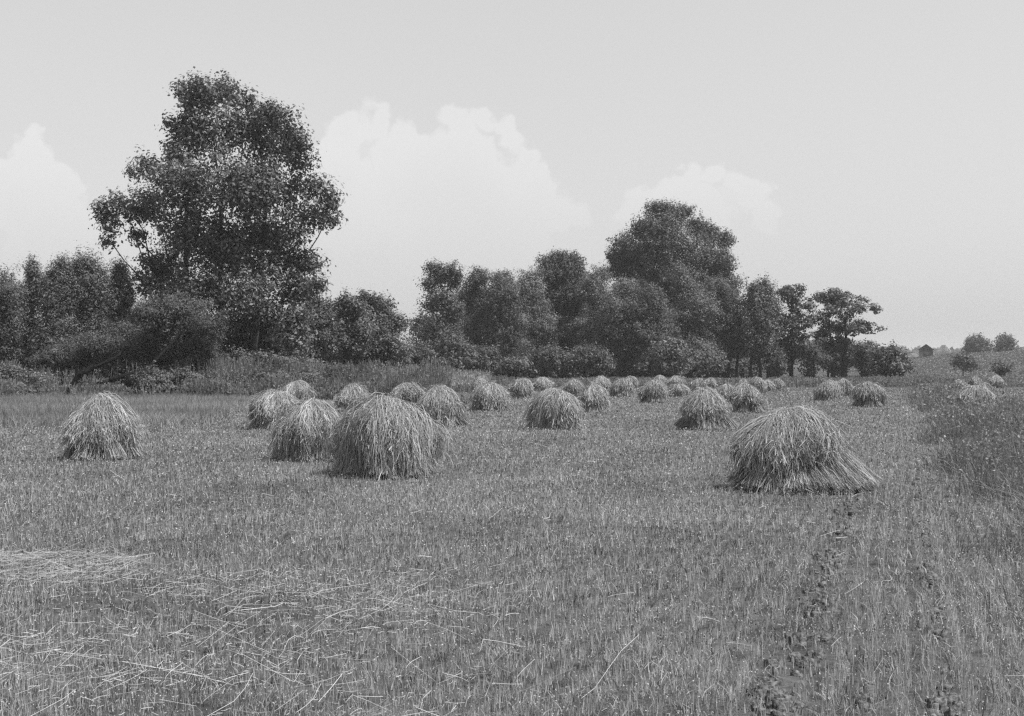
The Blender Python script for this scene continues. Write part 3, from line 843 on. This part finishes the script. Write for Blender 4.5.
def fallen():
    P = np.array([at(66, 378, 82.6), at(80, 373, 82.9), at(100, 365, 83.4), at(122, 354, 84)])
    b = P[0].copy(); b[2] = float(gz(b[0], b[1]))
    root = thing('fallen_trunk', 'bare dark fallen tree trunk propped up among the weeds on the left', 'fallen trunk', b)
    P[0, 2] = b[2] + 0.1
    t_ = np.linspace(0, 3, 16)
    Pf = np.stack([np.interp(t_, np.arange(4), P[:, a]) for a in range(3)], 1) + rng.normal(size=(16, 3)) * [0.05, 0.05, 0.035]
    A = Acc(); V, fc = tube(Pf - b, np.interp(t_, np.arange(4), [0.2, 0.17, 0.13, 0.07]) * (0.8 + 0.4 * rng.random(16)), 10)
    V = V + rng.normal(size=V.shape) * 0.018; A.add(V, fc); A.build('log', M_DEADWOOD, root)
    for k_ in range(16):
        q_ = rng.integers(2, 16)
        st = Pf[q_]; L_ = rng.uniform(0.5, 1.7); d_ = rand_unit(1)[0] * [1, 0.5, 0.7] + [0.5, 0, 0.05]
        A = Acc(); V, fc = limb(st - b, st + d_ * L_ - b, 0.05, 0.012, k=7, wob=0.12, sides=5); A.add(V, fc); A.build('branch', M_DEADWOOD, root)
    c = at(131, 372, 84); c[2] = float(gz(c[0], c[1]))
    A = Acc(); n = 12
    P = np.array([[0, 0, -0.1], [0.02, 0, 0.4], [0.03, 0.02, 0.9], [0.05, 0.02, 1.35]])
    V, fc = tube(P, [0.5, 0.4, 0.38, 0.36], 11); V = V + rng.normal(size=V.shape) * 0.02; A.add(V, fc)
    o = A.build('tree_stump', M_DEADWOOD); o.location = c
    tag(o, 'dark squat tree stump right of the fallen trunk', 'tree stump')
fallen()

gr = 'round trees right of the cottonwood'
T('round_tree', 'small round tree hard against the lower right of the cottonwood', 'tree', 112, [(318, 305, 12, 10), (322, 328, 20, 18), (310, 350, 18, 14)], 316, M_LEAF_MID, leaf=0.16, clump=0.24, group=gr)
T('round_tree', 'round tree with a low dome, middle one right of the cottonwood', 'tree', 116, [(345, 303, 14, 10), (342, 322, 22, 18), (348, 345, 24, 18)], 345, M_LEAF_MID, leaf=0.16, clump=0.24, group=gr)
T('round_tree', 'round dark tree whose right side meets the gap of sky before the wood', 'tree', 120, [(370, 303, 11, 10), (382, 312, 14, 13), (375, 332, 22, 18), (395, 325, 9, 10), (385, 350, 22, 16)], 378, M_LEAF_MID, leaf=0.16, clump=0.24, group=gr)

gw = 'trees of the wood in the middle distance'
kw = dict(leaf=0.19, clump=0.30, group=gw, spread=1.3)
T('open_tree', 'open topped tree at the left end of the middle wood with sky showing through', 'tree', 176, [(431, 268, 9, 5), (452, 270, 9, 6), (428, 285, 7, 8), (443, 282, 9, 7), (440, 274, 10, 6), (442, 297, 13, 9), (458, 285, 8, 8), (430, 306, 10, 9), (453, 308, 11, 10), (418, 321, 6, 3), (440, 330, 16, 14), (440, 352, 20, 15)], 446, M_LEAF_MID, dens=0.75, **kw)
T('plume_tree', 'plume shaped willow next to the open topped tree', 'tree', 184, [(477, 279, 11, 9), (470, 298, 14, 14), (486, 302, 14, 14), (476, 328, 20, 18), (478, 352, 20, 15)], 478, M_LEAF_SOFT, aspect=0.4, droop=0.4, feather=0.3, **kw)
T('plume_tree', 'second plume shaped willow from the left end of the wood', 'tree', 180, [(500, 277, 12, 8), (505, 295, 16, 14), (500, 322, 18, 18), (510, 348, 20, 16)], 505, M_LEAF_SOFT, aspect=0.4, droop=0.4, feather=0.3, **kw)
T('plume_tree', 'plume shaped willow left of the flat topped tree in the wood', 'tree', 186, [(528, 278, 10, 9), (532, 298, 13, 16), (530, 325, 16, 18), (536, 350, 16, 15)], 532, M_LEAF_SOFT, aspect=0.4, droop=0.4, feather=0.3, **kw)
T('flat_topped_tree', 'flat topped tree standing above its neighbours left of the great crown', 'tree', 190, [(548, 261, 9, 7), (562, 258, 10, 5), (563, 270, 19, 9), (564, 295, 20, 12), (576, 260, 8, 7), (556, 275, 18, 11), (572, 285, 16, 13), (560, 308, 22, 18), (566, 335, 22, 18)], 562, M_LEAF_MID, **kw)
T('plume_tree', 'slim plume shaped willow in the notch beside the great crown', 'tree', 185, [(597, 276, 11, 8), (590, 292, 10, 10), (603, 300, 13, 14), (598, 325, 16, 17), (600, 350, 16, 15)], 598, M_LEAF_SOFT, aspect=0.4, droop=0.4, feather=0.3, **kw)
T('great_tree', 'great round crowned tree rising highest from the middle wood', 'tree', 206, [(652, 210, 9, 6), (668, 209, 12, 6), (686, 212, 9, 7), (697, 226, 14, 10), (714, 236, 12, 9), (725, 240, 7, 8), (641, 228, 13, 9), (662, 228, 22, 13), (626, 242, 13, 8), (614, 256, 9, 8), (668, 250, 30, 18), (640, 258, 24, 14), (700, 255, 24, 16), (718, 266, 13, 12), (727, 288, 14, 14), (665, 280, 34, 18), (695, 290, 24, 18), (640, 290, 24, 18), (610, 272, 8, 7), (670, 315, 30, 20)], 672, M_LEAF_DARK, leaf=0.2, clump=0.28, group=gw, dens=0.95, trunk_r=0.5)
T('willow_tree', 'round headed pale willow in front of the left of the great crown', 'tree', 182, [(622, 292, 14, 12), (632, 300, 12, 11), (618, 315, 16, 15), (630, 335, 18, 16), (620, 352, 16, 14)], 624, M_LEAF_SOFT, aspect=0.4, droop=0.4, feather=0.3, **kw)
T('willow_tree', 'willow with a paler drooping crown below the middle of the great crown', 'tree', 180, [(652, 296, 13, 11), (645, 312, 14, 14), (660, 322, 15, 15), (650, 345, 16, 15)], 652, M_LEAF_SOFT, aspect=0.4, droop=0.4, feather=0.3, **kw)
T('willow_tree', 'pointed willow in front of the right of the great crown', 'tree', 183, [(683, 277, 8, 10), (688, 293, 13, 14), (700, 308, 14, 14), (688, 322, 18, 17), (694, 348, 16, 15)], 690, M_LEAF_SOFT, aspect=0.4, droop=0.4, feather=0.3, **kw)
T('willow_tree', 'willow on the right flank of the great crown with bare trunks below', 'tree', 186, [(716, 296, 14, 13), (730, 303, 13, 14), (722, 322, 17, 16), (732, 340, 12, 12), (712, 348, 12, 12)], 724, M_LEAF_SOFT, aspect=0.4, droop=0.4, feather=0.3, trunks=[(-6, 0), (4, 4), (12, 6)], trunk_r=0.2, **kw)
T('narrow_tree', 'tall narrow pointed tree right of the great crown, with a sky gap on its left', 'tree', 184, [(766, 286, 6, 8), (757, 292, 8, 8), (762, 297, 12, 10), (760, 306, 14, 12), (764, 322, 13, 14), (756, 340, 14, 12)], 760, M_LEAF_MID, dens=1.0, trunks=[(-10, 4), (0, 0), (8, 2)], trunk_r=0.22, **kw)
T('layered_tree', 'narrow tree with flat layered boughs left of the wide layered one', 'tree', 188, [(794, 292, 14, 4), (786, 300, 12, 5), (802, 304, 12, 5), (788, 314, 14, 5), (800, 322, 14, 5), (790, 332, 15, 5), (803, 342, 13, 5), (788, 350, 12, 5)], 792, M_LEAF_DARK, flat=True, dens=1.0, leaf=0.26, clump=0.3, grow=1.35, group=gw, trunk_r=0.2)
T('layered_tree', 'wide tree with flat layered boughs reaching out at the right end of the wood', 'tree', 190, [(835, 293, 14, 4), (822, 299, 10, 4), (852, 298, 13, 4), (862, 308, 12, 4), (835, 308, 18, 5), (818, 315, 11, 4), (850, 319, 20, 5), (872, 331, 10, 3), (862, 328, 13, 4), (832, 326, 18, 5), (846, 338, 20, 5), (824, 340, 13, 5), (866, 344, 10, 4), (840, 350, 18, 5)], 838, M_LEAF_DARK, flat=True, dens=1.0, leaf=0.26, clump=0.3, grow=1.35, group=gw, trunks=[(-4, -6), (4, 6)], trunk_r=0.26)
T('small_tree', 'small bare legged tree under the right boughs of the wide layered tree', 'tree', 182, [(862, 350, 9, 6), (868, 358, 9, 6), (858, 362, 6, 4)], 862, M_LEAF_DARK, **kw)
T('small_tree', 'small bare legged tree in the open gap under the wide layered tree', 'tree', 186, [(812, 352, 9, 6), (820, 360, 7, 5)], 814, M_LEAF_MID, **kw)
T('rounded_bush', 'big rounded bush at the right end of the wood, against the sky', 'bush', 176, [(886, 354, 11, 8), (895, 361, 14, 10), (878, 364, 11, 8), (905, 366, 8, 6), (888, 369, 20, 6)], 890, M_LEAF_DARK, leaf=0.24, clump=0.24)
gb = 'bushes along the foot of the wood'
T('low_bush', 'round bush below the open topped tree at the foot of the wood', 'bush', 166, [(425, 352, 14, 10), (418, 362, 16, 9)], 422, M_LEAF_SOFT, leaf=0.22, group=gb)
T('low_bush', 'small bush at the far left of the bushes under the middle wood', 'bush', 164, [(402, 352, 9, 9), (400, 364, 12, 8)], 401, M_LEAF_SOFT, leaf=0.22, group=gb)
T('low_bush', 'larger pale bush in front of the plume shaped willows', 'bush', 165, [(452, 342, 12, 11), (462, 355, 16, 11), (450, 364, 18, 7)], 456, M_LEAF_SOFT, leaf=0.22, group=gb)
T('low_bush', 'bush with a flat skirt between the pale bush and the dome shaped one', 'bush', 168, [(485, 357, 14, 9), (480, 366, 15, 6)], 483, M_LEAF_MID, leaf=0.22, group=gb)
T('low_bush', 'dome shaped pale bush standing out before the dark foot of the wood', 'bush', 150, [(515, 363, 12, 7), (517, 370, 15, 6)], 516, M_LEAF_BUSH, leaf=0.2, group=gb, dens=1.2)
T('low_bush', 'bush under the flat topped tree in the wood', 'bush', 172, [(552, 358, 15, 11), (565, 364, 14, 8)], 558, M_LEAF_MID, leaf=0.22, group=gb)
T('low_bush', 'bush under the slim willow beside the great crown', 'bush', 172, [(590, 356, 13, 11), (602, 362, 14, 9)], 596, M_LEAF_SOFT, leaf=0.22, group=gb)
T('low_bush', 'tall pale leafy bush with bright tips below the great crown', 'bush', 166, [(672, 342, 9, 7), (662, 350, 11, 8), (680, 352, 12, 9), (672, 364, 20, 8)], 672, M_LEAF_BUSH, leaf=0.22, group=gb, dens=0.9)
T('low_bush', 'bush of thin leaves between the bright tipped bush and the narrow tree', 'bush', 176, [(712, 358, 13, 9), (705, 366, 13, 6)], 708, M_LEAF_SOFT, leaf=0.22, group=gb)
T('low_bush', 'pale bush between the narrow pointed tree and the layered one', 'bush', 184, [(775, 352, 8, 9), (772, 364, 11, 7)], 773, M_LEAF_SOFT, leaf=0.22, group=gb)
# trees deeper in the wood: nothing tells them apart
for px, tp, w in [(430, 312, 22), (462, 300, 22), (495, 298, 22), (525, 300, 22), (552, 300, 24), (585, 296, 22), (612, 300, 24), (642, 300, 24), (676, 300, 24), (705, 305, 22), (738, 312, 20)]:
    T('wood_tree', 'dark tree deep in the wood, seen only in the gaps between the front trees', 'tree', 214 + 10 * rng.random(),
      [(px, tp + 12, w * 0.7, 12), (px + 4, tp + 35, w, 20), (px - 3, tp + 58, w * 0.95, 18)], px, M_LEAF_MID, leaf=0.34, clump=0.3, group='trees hidden deep in the wood', dens=0.9)

for px, tp, w in [(432, 352, 18), (458, 350, 20), (484, 352, 18), (512, 350, 20), (538, 352, 18), (566, 350, 20), (592, 352, 18), (618, 350, 18), (640, 352, 18), (664, 350, 18), (690, 354, 16), (716, 356, 15), (738, 360, 12)]:
    T('undergrowth_bush', 'dark undergrowth bush between the trunks at the foot of the middle wood', 'bush', 196 + 6 * rng.random(),
      [(px - w * 0.4, tp + 10, w * 0.7, 9), (px + w * 0.4, tp + 11, w * 0.7, 9), (px, tp + 22, w, 10)], px, M_LEAF_MID, leaf=0.28, clump=0.28, feather=0.3, group='undergrowth of the middle wood', limbs=0.4)
for px, tp, w in [(752, 340, 13), (772, 346, 12), (790, 338, 13), (808, 344, 11), (828, 340, 14), (846, 342, 13), (866, 350, 11)]:
    T('undergrowth_tree', 'scrubby dark tree behind the layered trees at the right end of the wood', 'tree', 204 + 6 * rng.random(),
      [(px - w * 0.4, tp + 6, w * 0.7, 6), (px + w * 0.4, tp + 10, w * 0.7, 6), (px, tp + 19, w, 6), (px + rng.uniform(-6, 6), tp + 30, w * 0.6, 6)], px, M_LEAF_MID, leaf=0.28, clump=0.28, group='scrub behind the layered trees', limbs=0.4, dens=0.75)
for px, tp, w in [(12, 348, 26), (45, 350, 26), (80, 348, 26), (115, 346, 24), (150, 348, 22), (185, 350, 22), (218, 350, 22), (255, 352, 20), (288, 350, 20), (318, 350, 20), (345, 352, 20), (372, 354, 20), (396, 356, 14)]:
    T('undergrowth_bush', 'dark undergrowth bush below the trees either side of the cottonwood', 'bush', 106 + 16 * (px > 200) + 3 * rng.random(),
      [(px - w * 0.4, tp + 10, w * 0.7, 10), (px + w * 0.4, tp + 11, w * 0.7, 10), (px, tp + 22, w, 11)], px, M_LEAF_MID, leaf=0.2, clump=0.26, feather=0.3, group='undergrowth beside the cottonwood', limbs=0.4)

for px in (6, 30, 150, 160, 186, 214, 238, 262, 284, 308):
    w = rng.uniform(11, 17); tp = rng.uniform(369, 377)
    T('hedge_bush', 'low leafy bush in the belt of weeds below the left trees', 'bush', 82.5 + 3 * rng.random(),
      [(px - w * 0.4, tp + 8, w * 0.6, 7), (px + w * 0.4, tp + 8, w * 0.6, 7), (px, tp + 6, w * 0.5, 6), (px, tp + 15, w, 7)], px, M_LEAF_BUSH, leaf=0.10, clump=0.2, group='low bushes in the weed belt', limbs=0.3, feather=0.3)

# bushes on the bank behind the weeds, left
gs = 'bushes on the bank below the cottonwood'
for px, tp, w, Y, lb in [(172, 366, 15, 91, 'pale bush just right of the stump and the leaning trunk'),
                         (207, 362, 19, 90, 'bush on the bank straight below the left trunk of the cottonwood'),
                         (240, 353, 21, 92, 'tallest bush on the bank, straight below the cottonwood'),
                         (275, 356, 20, 91, 'bush on the bank right of the tallest one there'),
                         (303, 358, 17, 92, 'last bush on the bank before the low dark gap'),
                         (335, 366, 22, 88, 'spreading pale leafed bush behind the left shocks')]:
    T('bank_bush', lb, 'bush', Y, [(px - w * 0.3, tp + 8, w * 0.7, 8), (px + w * 0.35, tp + 9, w * 0.65, 8), (px, tp + 17, w, 8)], px, M_LEAF_BUSH, leaf=0.12, clump=0.2, group=gs, dens=1.1)

# ------------------------------------------------------------------ weeds (masses nobody could count)
def weed_mass(name, label, n, fx, fy, hfun, leaf, mat, stalk=0.15, pclump=1.5):
    X = fx(n); Y = fy(X)
    Y = Y + rng.normal(size=n) * 0.4
    keep = ~((X > -29.5) & (X < -19.5) & (Y < 90) & (rng.random(n) < 0.86))     # beaten down round the fallen trunk
    X, Y = X[keep], Y[keep]; n = len(X)
    hmax = hfun(X, Y) * (0.30 + 0.75 * vnoise(X, Y, pclump, 61) + 0.4 * vnoise(X, Y, pclump * 0.35, 63))
    Z = gz(X, Y) + hmax * rng.random(n) ** 0.55
    A = Acc()
    V, Q = leaf_quads(np.stack([X, Y, Z], 1), leaf * (0.5 + rng.random(n)), 0.5, 0.7)
    A.add(V, Q, np.repeat(np.clip(0.2 + 0.6 * rng.random(n) + 0.5 * (vnoise(X, Y, 2.0, 62) - 0.5), 0, 1), 4))
    m = int(n * stalk)
    Xs, Ys = X[:m], Y[:m]; hs = hmax[:m]
    d = rng.normal(size=(m, 2)) * 0.15 * hs[:, None]
    z = gz(Xs, Ys)
    P = np.stack([np.stack([Xs, Ys, z], 1), np.stack([Xs + d[:, 0] * 0.4, Ys + d[:, 1] * 0.4, z + hs * 0.6], 1), np.stack([Xs + d[:, 0], Ys + d[:, 1], z + hs * 1.1], 1)], 1)
    V, Q = ribbons(P, np.full((m, 3), leaf * 0.18), np.tile(np.array([[1.0, 0.2, 0]]), (m, 1)))
    A.add(V, Q, np.repeat(rng.random(m), 6))
    tag(A.build(name, mat), label, 'weeds', kind='stuff')

weed_mass('hedge_weeds', 'belt of leafy weeds along the left side of the field below the cottonwood', 75000,
          lambda n: rng.uniform(-46, -4, n), lambda X: 81 + 8 * rng.random(len(X)) ** 1.2, lambda X, Y: 0.95 + 0.75 * sstep(81, 89, Y), 0.075, M_WEED)
weed_mass('bank_weeds', 'paler weeds between the left shocks and the round trees', 52000,
          lambda n: rng.uniform(-18, -2, n), lambda X: np.clip(92 + 34 * rng.random(len(X)), 0, 140), lambda X, Y: 0.8 + 0.5 * sstep(95, 120, Y), 0.09, M_WEEDP)
weed_mass('wood_edge_weeds', 'rough weeds along the far edge of the field before the wood', 60000,
          lambda n: rng.uniform(-14, 58, n), lambda X: 138 + 0.12 * X + 32 * rng.random(len(X)) ** 0.9, lambda X, Y: 0.75 + 0.0 * X, 0.13, M_WEED, pclump=3)
weed_mass('hill_foot_weeds', 'rough ground cover at the foot of the hill on the right', 26000,
          lambda n: rng.uniform(40, 110, n), lambda X: 150 + 110 * rng.random(len(X)), lambda X, Y: 0.6 + 0.0 * X, 0.2, M_WEED, pclump=5)
weed_mass('hill_grass', 'grass and scattered weeds over the hillside on the right', 60000,
          lambda n: rng.uniform(95, 260, n), lambda X: 250 + 290 * rng.random(len(X)), lambda X, Y: 0.45 + 0.0 * X, 0.3, M_RANK, pclump=9)

# small dark seedling by the middle shocks
def seedling(px, base, h, label):
    Y = dist(base); c = at(px, base, Y); c[2] = float(gz(c[0], c[1]))
    root = thing('weed_plant', label, 'plant', c)
    A = Acc(); B = Acc()
    for k in range(7):
        tip = np.array([rng.normal() * 0.2, rng.normal() * 0.2, h * (0.6 + 0.5 * rng.random())])
        V, fc = limb([0, 0, 0], tip, 0.012, 0.006, k=4, sides=4); A.add(V, fc)
        n = 11
        C = tip * rng.uniform(0.3, 1.05, (n, 1)) + rng.normal(size=(n, 3)) * 0.07
        V, Q = leaf_quads(C, 0.05 * (0.6 + rng.random(n)), 0.45, 0.4); B.add(V, Q, np.repeat(rng.random(n), 4))
    A.build('stem', M_BARK, root); B.build('foliage', M_WEED, root)
seedling(466, 409, 0.7, 'dark bushy weed standing alone right of the left group of shocks')

# ------------------------------------------------------------------ far right: barn, hill trees, post
def barn():
    Y = 530.0
    c = at(926, 360.5, Y); c[2] = float(gz(c[0], Y))
    root = thing('barn', 'small dark gabled barn on the skyline of the hill', 'barn', c)
    root.rotation_euler = (0, 0, -math.atan2(c[0], Y))
    w, d, e, p = 5.2, 7.0, 3.2, 5.1
    A = Acc()
    for y in (-d / 2, d / 2):
        s = 1 if y > 0 else -1
        V = np.array([[-w/2, y, -1], [w/2, y, -1], [w/2, y, e], [0, y, p], [-w/2, y, e], [-w/2, y - s * .15, -1], [w/2, y - s * .15, -1], [w/2, y - s * .15, e], [0, y - s * .15, p], [-w/2, y - s * .15, e]])
        A.add(V, [np.array([[0, 1, 2, 3, 4], [5, 6, 7, 8, 9]]), np.array([[0, 1, 6, 5], [1, 2, 7, 6], [2, 3, 8, 7], [3, 4, 9, 8], [4, 0, 5, 9]])])
    for x in (-1, 1):
        A.add(*box((x * (w / 2 - 0.08), 0, e / 2 - 0.5), (0.15, d - 0.32, e + 1 - 0.05)))
    A.build('wall', M_BOARD, root)
    A = Acc()
    ov = 0.25
    for sx in (-1, 1):
        n = np.array([sx * (p - e), 0, w / 2]); n /= np.linalg.norm(n)
        a = np.array([0, 0, p + 0.04]); b_ = np.array([sx * (w / 2 + ov), 0, e - ov * (p - e) / (w / 2) + 0.04])
        V = []
        for y in (-d / 2 - ov, d / 2 + ov):
            for q in (a, b_, b_ + n * 0.14, a + n * 0.14):
                V.append(q + [0, y, 0])
        A.add(np.array(V), np.array([(0, 1, 2, 3), (7, 6, 5, 4), (0, 4, 5, 1), (1, 5, 6, 2), (2, 6, 7, 3), (3, 7, 4, 0)]))
    A.build('roof', M_ROOF, root)
    A = Acc(); A.add(*box((0, -d / 2 - 0.06, 1.15), (1.9, 0.08, 2.3))); A.build('door', M_DOOR, root)
barn()
gh = 'trees on the hill at the right'
T('hill_tree', 'rounded hazy tree on the hilltop right of the barn', 'tree', 520, [(978, 341, 9, 6), (985, 346, 7, 6), (972, 346, 7, 6), (970, 351, 5, 4), (980, 351, 9, 4)], 979, M_LEAF_MID, leaf=0.5, clump=0.3, group=gh, dens=1.3)
T('hill_tree', 'hazy tree on the hilltop at the right edge', 'tree', 505, [(1001, 344, 6, 6), (1008, 342, 8, 7), (1004, 349, 8, 4)], 1004, M_LEAF_MID, leaf=0.5, clump=0.3, group=gh, dens=1.3)
T('hill_tree', 'spreading dark tree on the slope below the hilltop trees', 'tree', 300, [(958, 359, 6, 5), (967, 359, 8, 6), (962, 365, 11, 5), (972, 365, 5, 4)], 963, M_LEAF_DARK, leaf=0.34, clump=0.26, group=gh, dens=1.0)
T('hill_bush', 'dark bush low on the slope at the right edge', 'bush', 215, [(999, 368, 6, 5), (1006, 369, 7, 5)], 1001, M_LEAF_DARK, leaf=0.26, clump=0.26, dens=1.0)
def post(px, top, base, Y, label):
    c = at(px, base, Y); c[2] = float(gz(c[0], Y))
    A = Acc(); h = (base - top) * Y / F + 0.1
    V, fc = tube(np.array([[0, 0, -0.2], [0.01, 0, h * 0.5], [0.04, 0, h]]), [0.08, 0.075, 0.065], 7); A.add(V, fc)
    o = A.build('fence_post', M_POST); o.location = c
    tag(o, label, 'fence post')
post(797, 373, 381, 136, 'short dark fence post left of the three shocks under the layered tree')

def far_wood():
    A = Acc()
    for i in range(420):
        Y = 1350 + 150 * rng.random()
        px = rng.uniform(300, 1120)
        x = (px - 512) * Y / F
        n = 60
        r = 7 + 6 * rng.random()
        c = np.array([x, Y, float(gz(x, Y)) + r * 0.6])
        C = c + rand_unit(n) * np.array([r, r, r * 0.75]) * (0.6 + 0.4 * rng.random((n, 1)))
        V, Q = leaf_quads(C, 2.4 * (0.6 + rng.random(n)), 0.7, 0.5)
        A.add(V, Q, np.repeat(rng.random(n), 4))
    tag(A.build('distant_wood', M_LEAF_MID), 'pale distant wood along the horizon behind the barn', 'wood', kind='stuff')
far_wood()

# ------------------------------------------------------------------ air
def haze():
    V, Q = box((0, 2150, 38), (7600, 4900, 84))
    m = bpy.data.materials.new('haze'); m.use_nodes = True
    nt = m.node_tree; nt.nodes.clear()
    out = nt.nodes.new('ShaderNodeOutputMaterial'); v = nt.nodes.new('ShaderNodeVolumePrincipled')
    v.inputs['Color'].default_value = grey(0.92); v.inputs['Density'].default_value = HAZE
    nt.links.new(v.outputs[0], out.inputs['Volume'])
    o = new_mesh('haze', V, Q, m); o['kind'] = 'stuff'; o['label'] = 'thin summer haze over the land'; o['category'] = 'haze'
HAZE = 0.0002
haze()

# ------------------------------------------------------------------ light
sd = Vector((0.88, -0.30, 0)).normalized()
EL = math.radians(58)
sv = Vector((sd.x * math.cos(EL), sd.y * math.cos(EL), math.sin(EL)))
L = bpy.data.lights.new('sun', 'SUN'); L.energy = 4.6; L.angle = math.radians(0.6); L.color = (1, 1, 1)
lo = bpy.data.objects.new('sun', L); COL.objects.link(lo)
lo.rotation_euler = sv.to_track_quat('Z', 'Y').to_euler(); lo.location = (30, 10, 60)

def world():
    w = bpy.data.worlds.new('World'); scn.world = w; w.use_nodes = True
    nt = w.node_tree; nt.nodes.clear()
    N = nt.nodes.new; Lk = nt.links.new
    out = N('ShaderNodeOutputWorld'); bg = N('ShaderNodeBackground')
    sky = N('ShaderNodeTexSky'); sky.sky_type = 'NISHITA'; sky.sun_disc = False
    sky.sun_elevation = EL; sky.sun_rotation = math.atan2(sd.x, sd.y)
    sky.dust_density = 3.0; sky.air_density = 1.0; sky.ozone_density = 1.0
    def M(op, a, b=None, clamp=False):
        n = N('ShaderNodeMath'); n.operation = op; n.use_clamp = clamp
        for i, v in enumerate((a, b)):
            if v is None: continue
            if isinstance(v, (int, float)): n.inputs[i].default_value = v
            else: Lk(v, n.inputs[i])
        return n.outputs[0]
    # black and white film: blue sensitive
    sp = N('ShaderNodeSeparateColor'); Lk(sky.outputs[0], sp.inputs[0])
    g = M('ADD', M('ADD', M('MULTIPLY', sp.outputs[0], 0.25), M('MULTIPLY', sp.outputs[1], 0.35)), M('MULTIPLY', sp.outputs[2], 0.40))
    g = M('MULTIPLY', M('POWER', g, 0.45), SKYK)        # film shoulder
    # cumulus, faint in the haze
    tc = N('ShaderNodeTexCoord'); sx = N('ShaderNodeSeparateXYZ'); Lk(tc.outputs['Generated'], sx.inputs[0])
    yy = M('MAXIMUM', sx.outputs[1], 0.05)
    u = M('DIVIDE', sx.outputs[0], yy); v = M('DIVIDE', sx.outputs[2], yy)
    cv = N('ShaderNodeCombineXYZ'); Lk(u, cv.inputs[0]); Lk(v, cv.inputs[1])
    def noise(scale, detail, off):
        n = N('ShaderNodeTexNoise'); n.inputs['Scale'].default_value = scale; n.inputs['Detail'].default_value = detail
        mp = N('ShaderNodeMapping'); mp.inputs['Location'].default_value = (off, off * 0.7, 0)
        Lk(cv.outputs[0], mp.inputs['Vector']); Lk(mp.outputs[0], n.inputs['Vector']); return n.outputs['Fac']
    n1 = noise(26, 8, 1.3); n2 = noise(26, 8, 7.1)
    ud = M('ADD', u, M('MULTIPLY', M('SUBTRACT', n1, 0.5), 0.06))
    vd = M('ADD', v, M('MULTIPLY', M('SUBTRACT', n2, 0.5), 0.06))
    n3 = noise(110, 4, 2.2); n4 = noise(110, 4, 9.4)
    ud = M('ADD', ud, M('MULTIPLY', M('SUBTRACT', n3, 0.5), 0.012)); vd = M('ADD', vd, M('MULTIPLY', M('SUBTRACT', n4, 0.5), 0.012))
    cd = N('ShaderNodeCombineXYZ'); Lk(ud, cd.inputs[0]); Lk(vd, cd.inputs[1])
    circ = [(345, 140, 24), (375, 122, 20), (408, 130, 18), (432, 150, 22), (462, 132, 22), (488, 116, 18), (512, 130, 18), (525, 160, 22), (545, 190, 22), (565, 215, 22), (440, 200, 75), (395, 155, 30), (468, 165, 36),
            (690, 178, 18), (718, 174, 18), (745, 195, 22), (770, 218, 20), (640, 212, 24), (690, 225, 45),
            (30, 158, 24), (55, 190, 30), (75, 225, 28), (350, 230, 30), (15, 200, 45), (45, 240, 45), (470, 230, 90), (330, 190, 50)]
    def SM(a, b):
        n = N('ShaderNodeMath'); n.operation = 'SMOOTH_MAX'; Lk(a, n.inputs[0]); Lk(b, n.inputs[1]); n.inputs[2].default_value = 0.006
        return n.outputs[0]
    best = None
    for (cx, cy, r) in circ:
        d = N('ShaderNodeVectorMath'); d.operation = 'DISTANCE'
        Lk(cd.outputs[0], d.inputs[0]); d.inputs[1].default_value = ((cx - 512) / F, (HY - cy) / F, 0)
        f = M('SUBTRACT', r / F, d.outputs['Value'])
        best = f if best is None else SM(best, f)
    def mr(x, a, b, c, d):
        n = N('ShaderNodeMapRange'); n.interpolation_type = 'SMOOTHSTEP'
        for i, q in enumerate((a, b, c, d)): n.inputs[i + 1].default_value = q
        Lk(x, n.inputs[0]); return n.outputs[0]
    edge = mr(best, -0.001, 0.005, 0, 1)
    inner = mr(best, 0.002, 0.05, 1.0, 0.55)
    low = mr(v, 0.06, 0.18, 0.0, 1.0)
    cl = M('MULTIPLY', M('MULTIPLY', edge, inner), low)
    gain = M('ADD', 1.0, M('MULTIPLY', cl, 0.135))
    soft = M('ADD', 0.98, M('MULTIPLY', noise(3.0, 4, 3.3), 0.04))
    val = M('MULTIPLY', M('MULTIPLY', g, gain), soft)
    cc = N('ShaderNodeCombineColor'); [Lk(val, cc.inputs[i]) for i in range(3)]
    Lk(cc.outputs[0], bg.inputs['Color']); bg.inputs['Strength'].default_value = 0.12
    Lk(bg.outputs[0], out.inputs['Surface'])
    w.cycles.sampling_method = 'MANUAL'; w.cycles.sample_map_resolution = 512
SKYK = 2.22
world()

# ------------------------------------------------------------------ camera and output
cam = bpy.data.cameras.new('camera'); co = bpy.data.objects.new('camera', cam); COL.objects.link(co)
cam.sensor_width = 36.0; cam.lens = F / 1024 * 36.0
co.location = (0, 0, CZ); co.rotation_euler = (math.radians(90), 0, 0)
cam.shift_y = 12.0 / 1024
cam.clip_start = 0.1; cam.clip_end = 9000
scn.camera = co
vs = scn.view_settings
vs.view_transform = 'Standard'; vs.look = 'None'; vs.gamma = 1; vs.exposure = 0.60; vs.use_curve_mapping = False
cy = scn.cycles
cy.use_denoising = False
cy.use_adaptive_sampling = False
cy.max_bounces = 5; cy.diffuse_bounces = 3; cy.transmission_bounces = 3; cy.volume_bounces = 0
cy.sample_clamp_indirect = 4
cy.pixel_filter_type = 'BLACKMAN_HARRIS'; cy.filter_width = 1.35
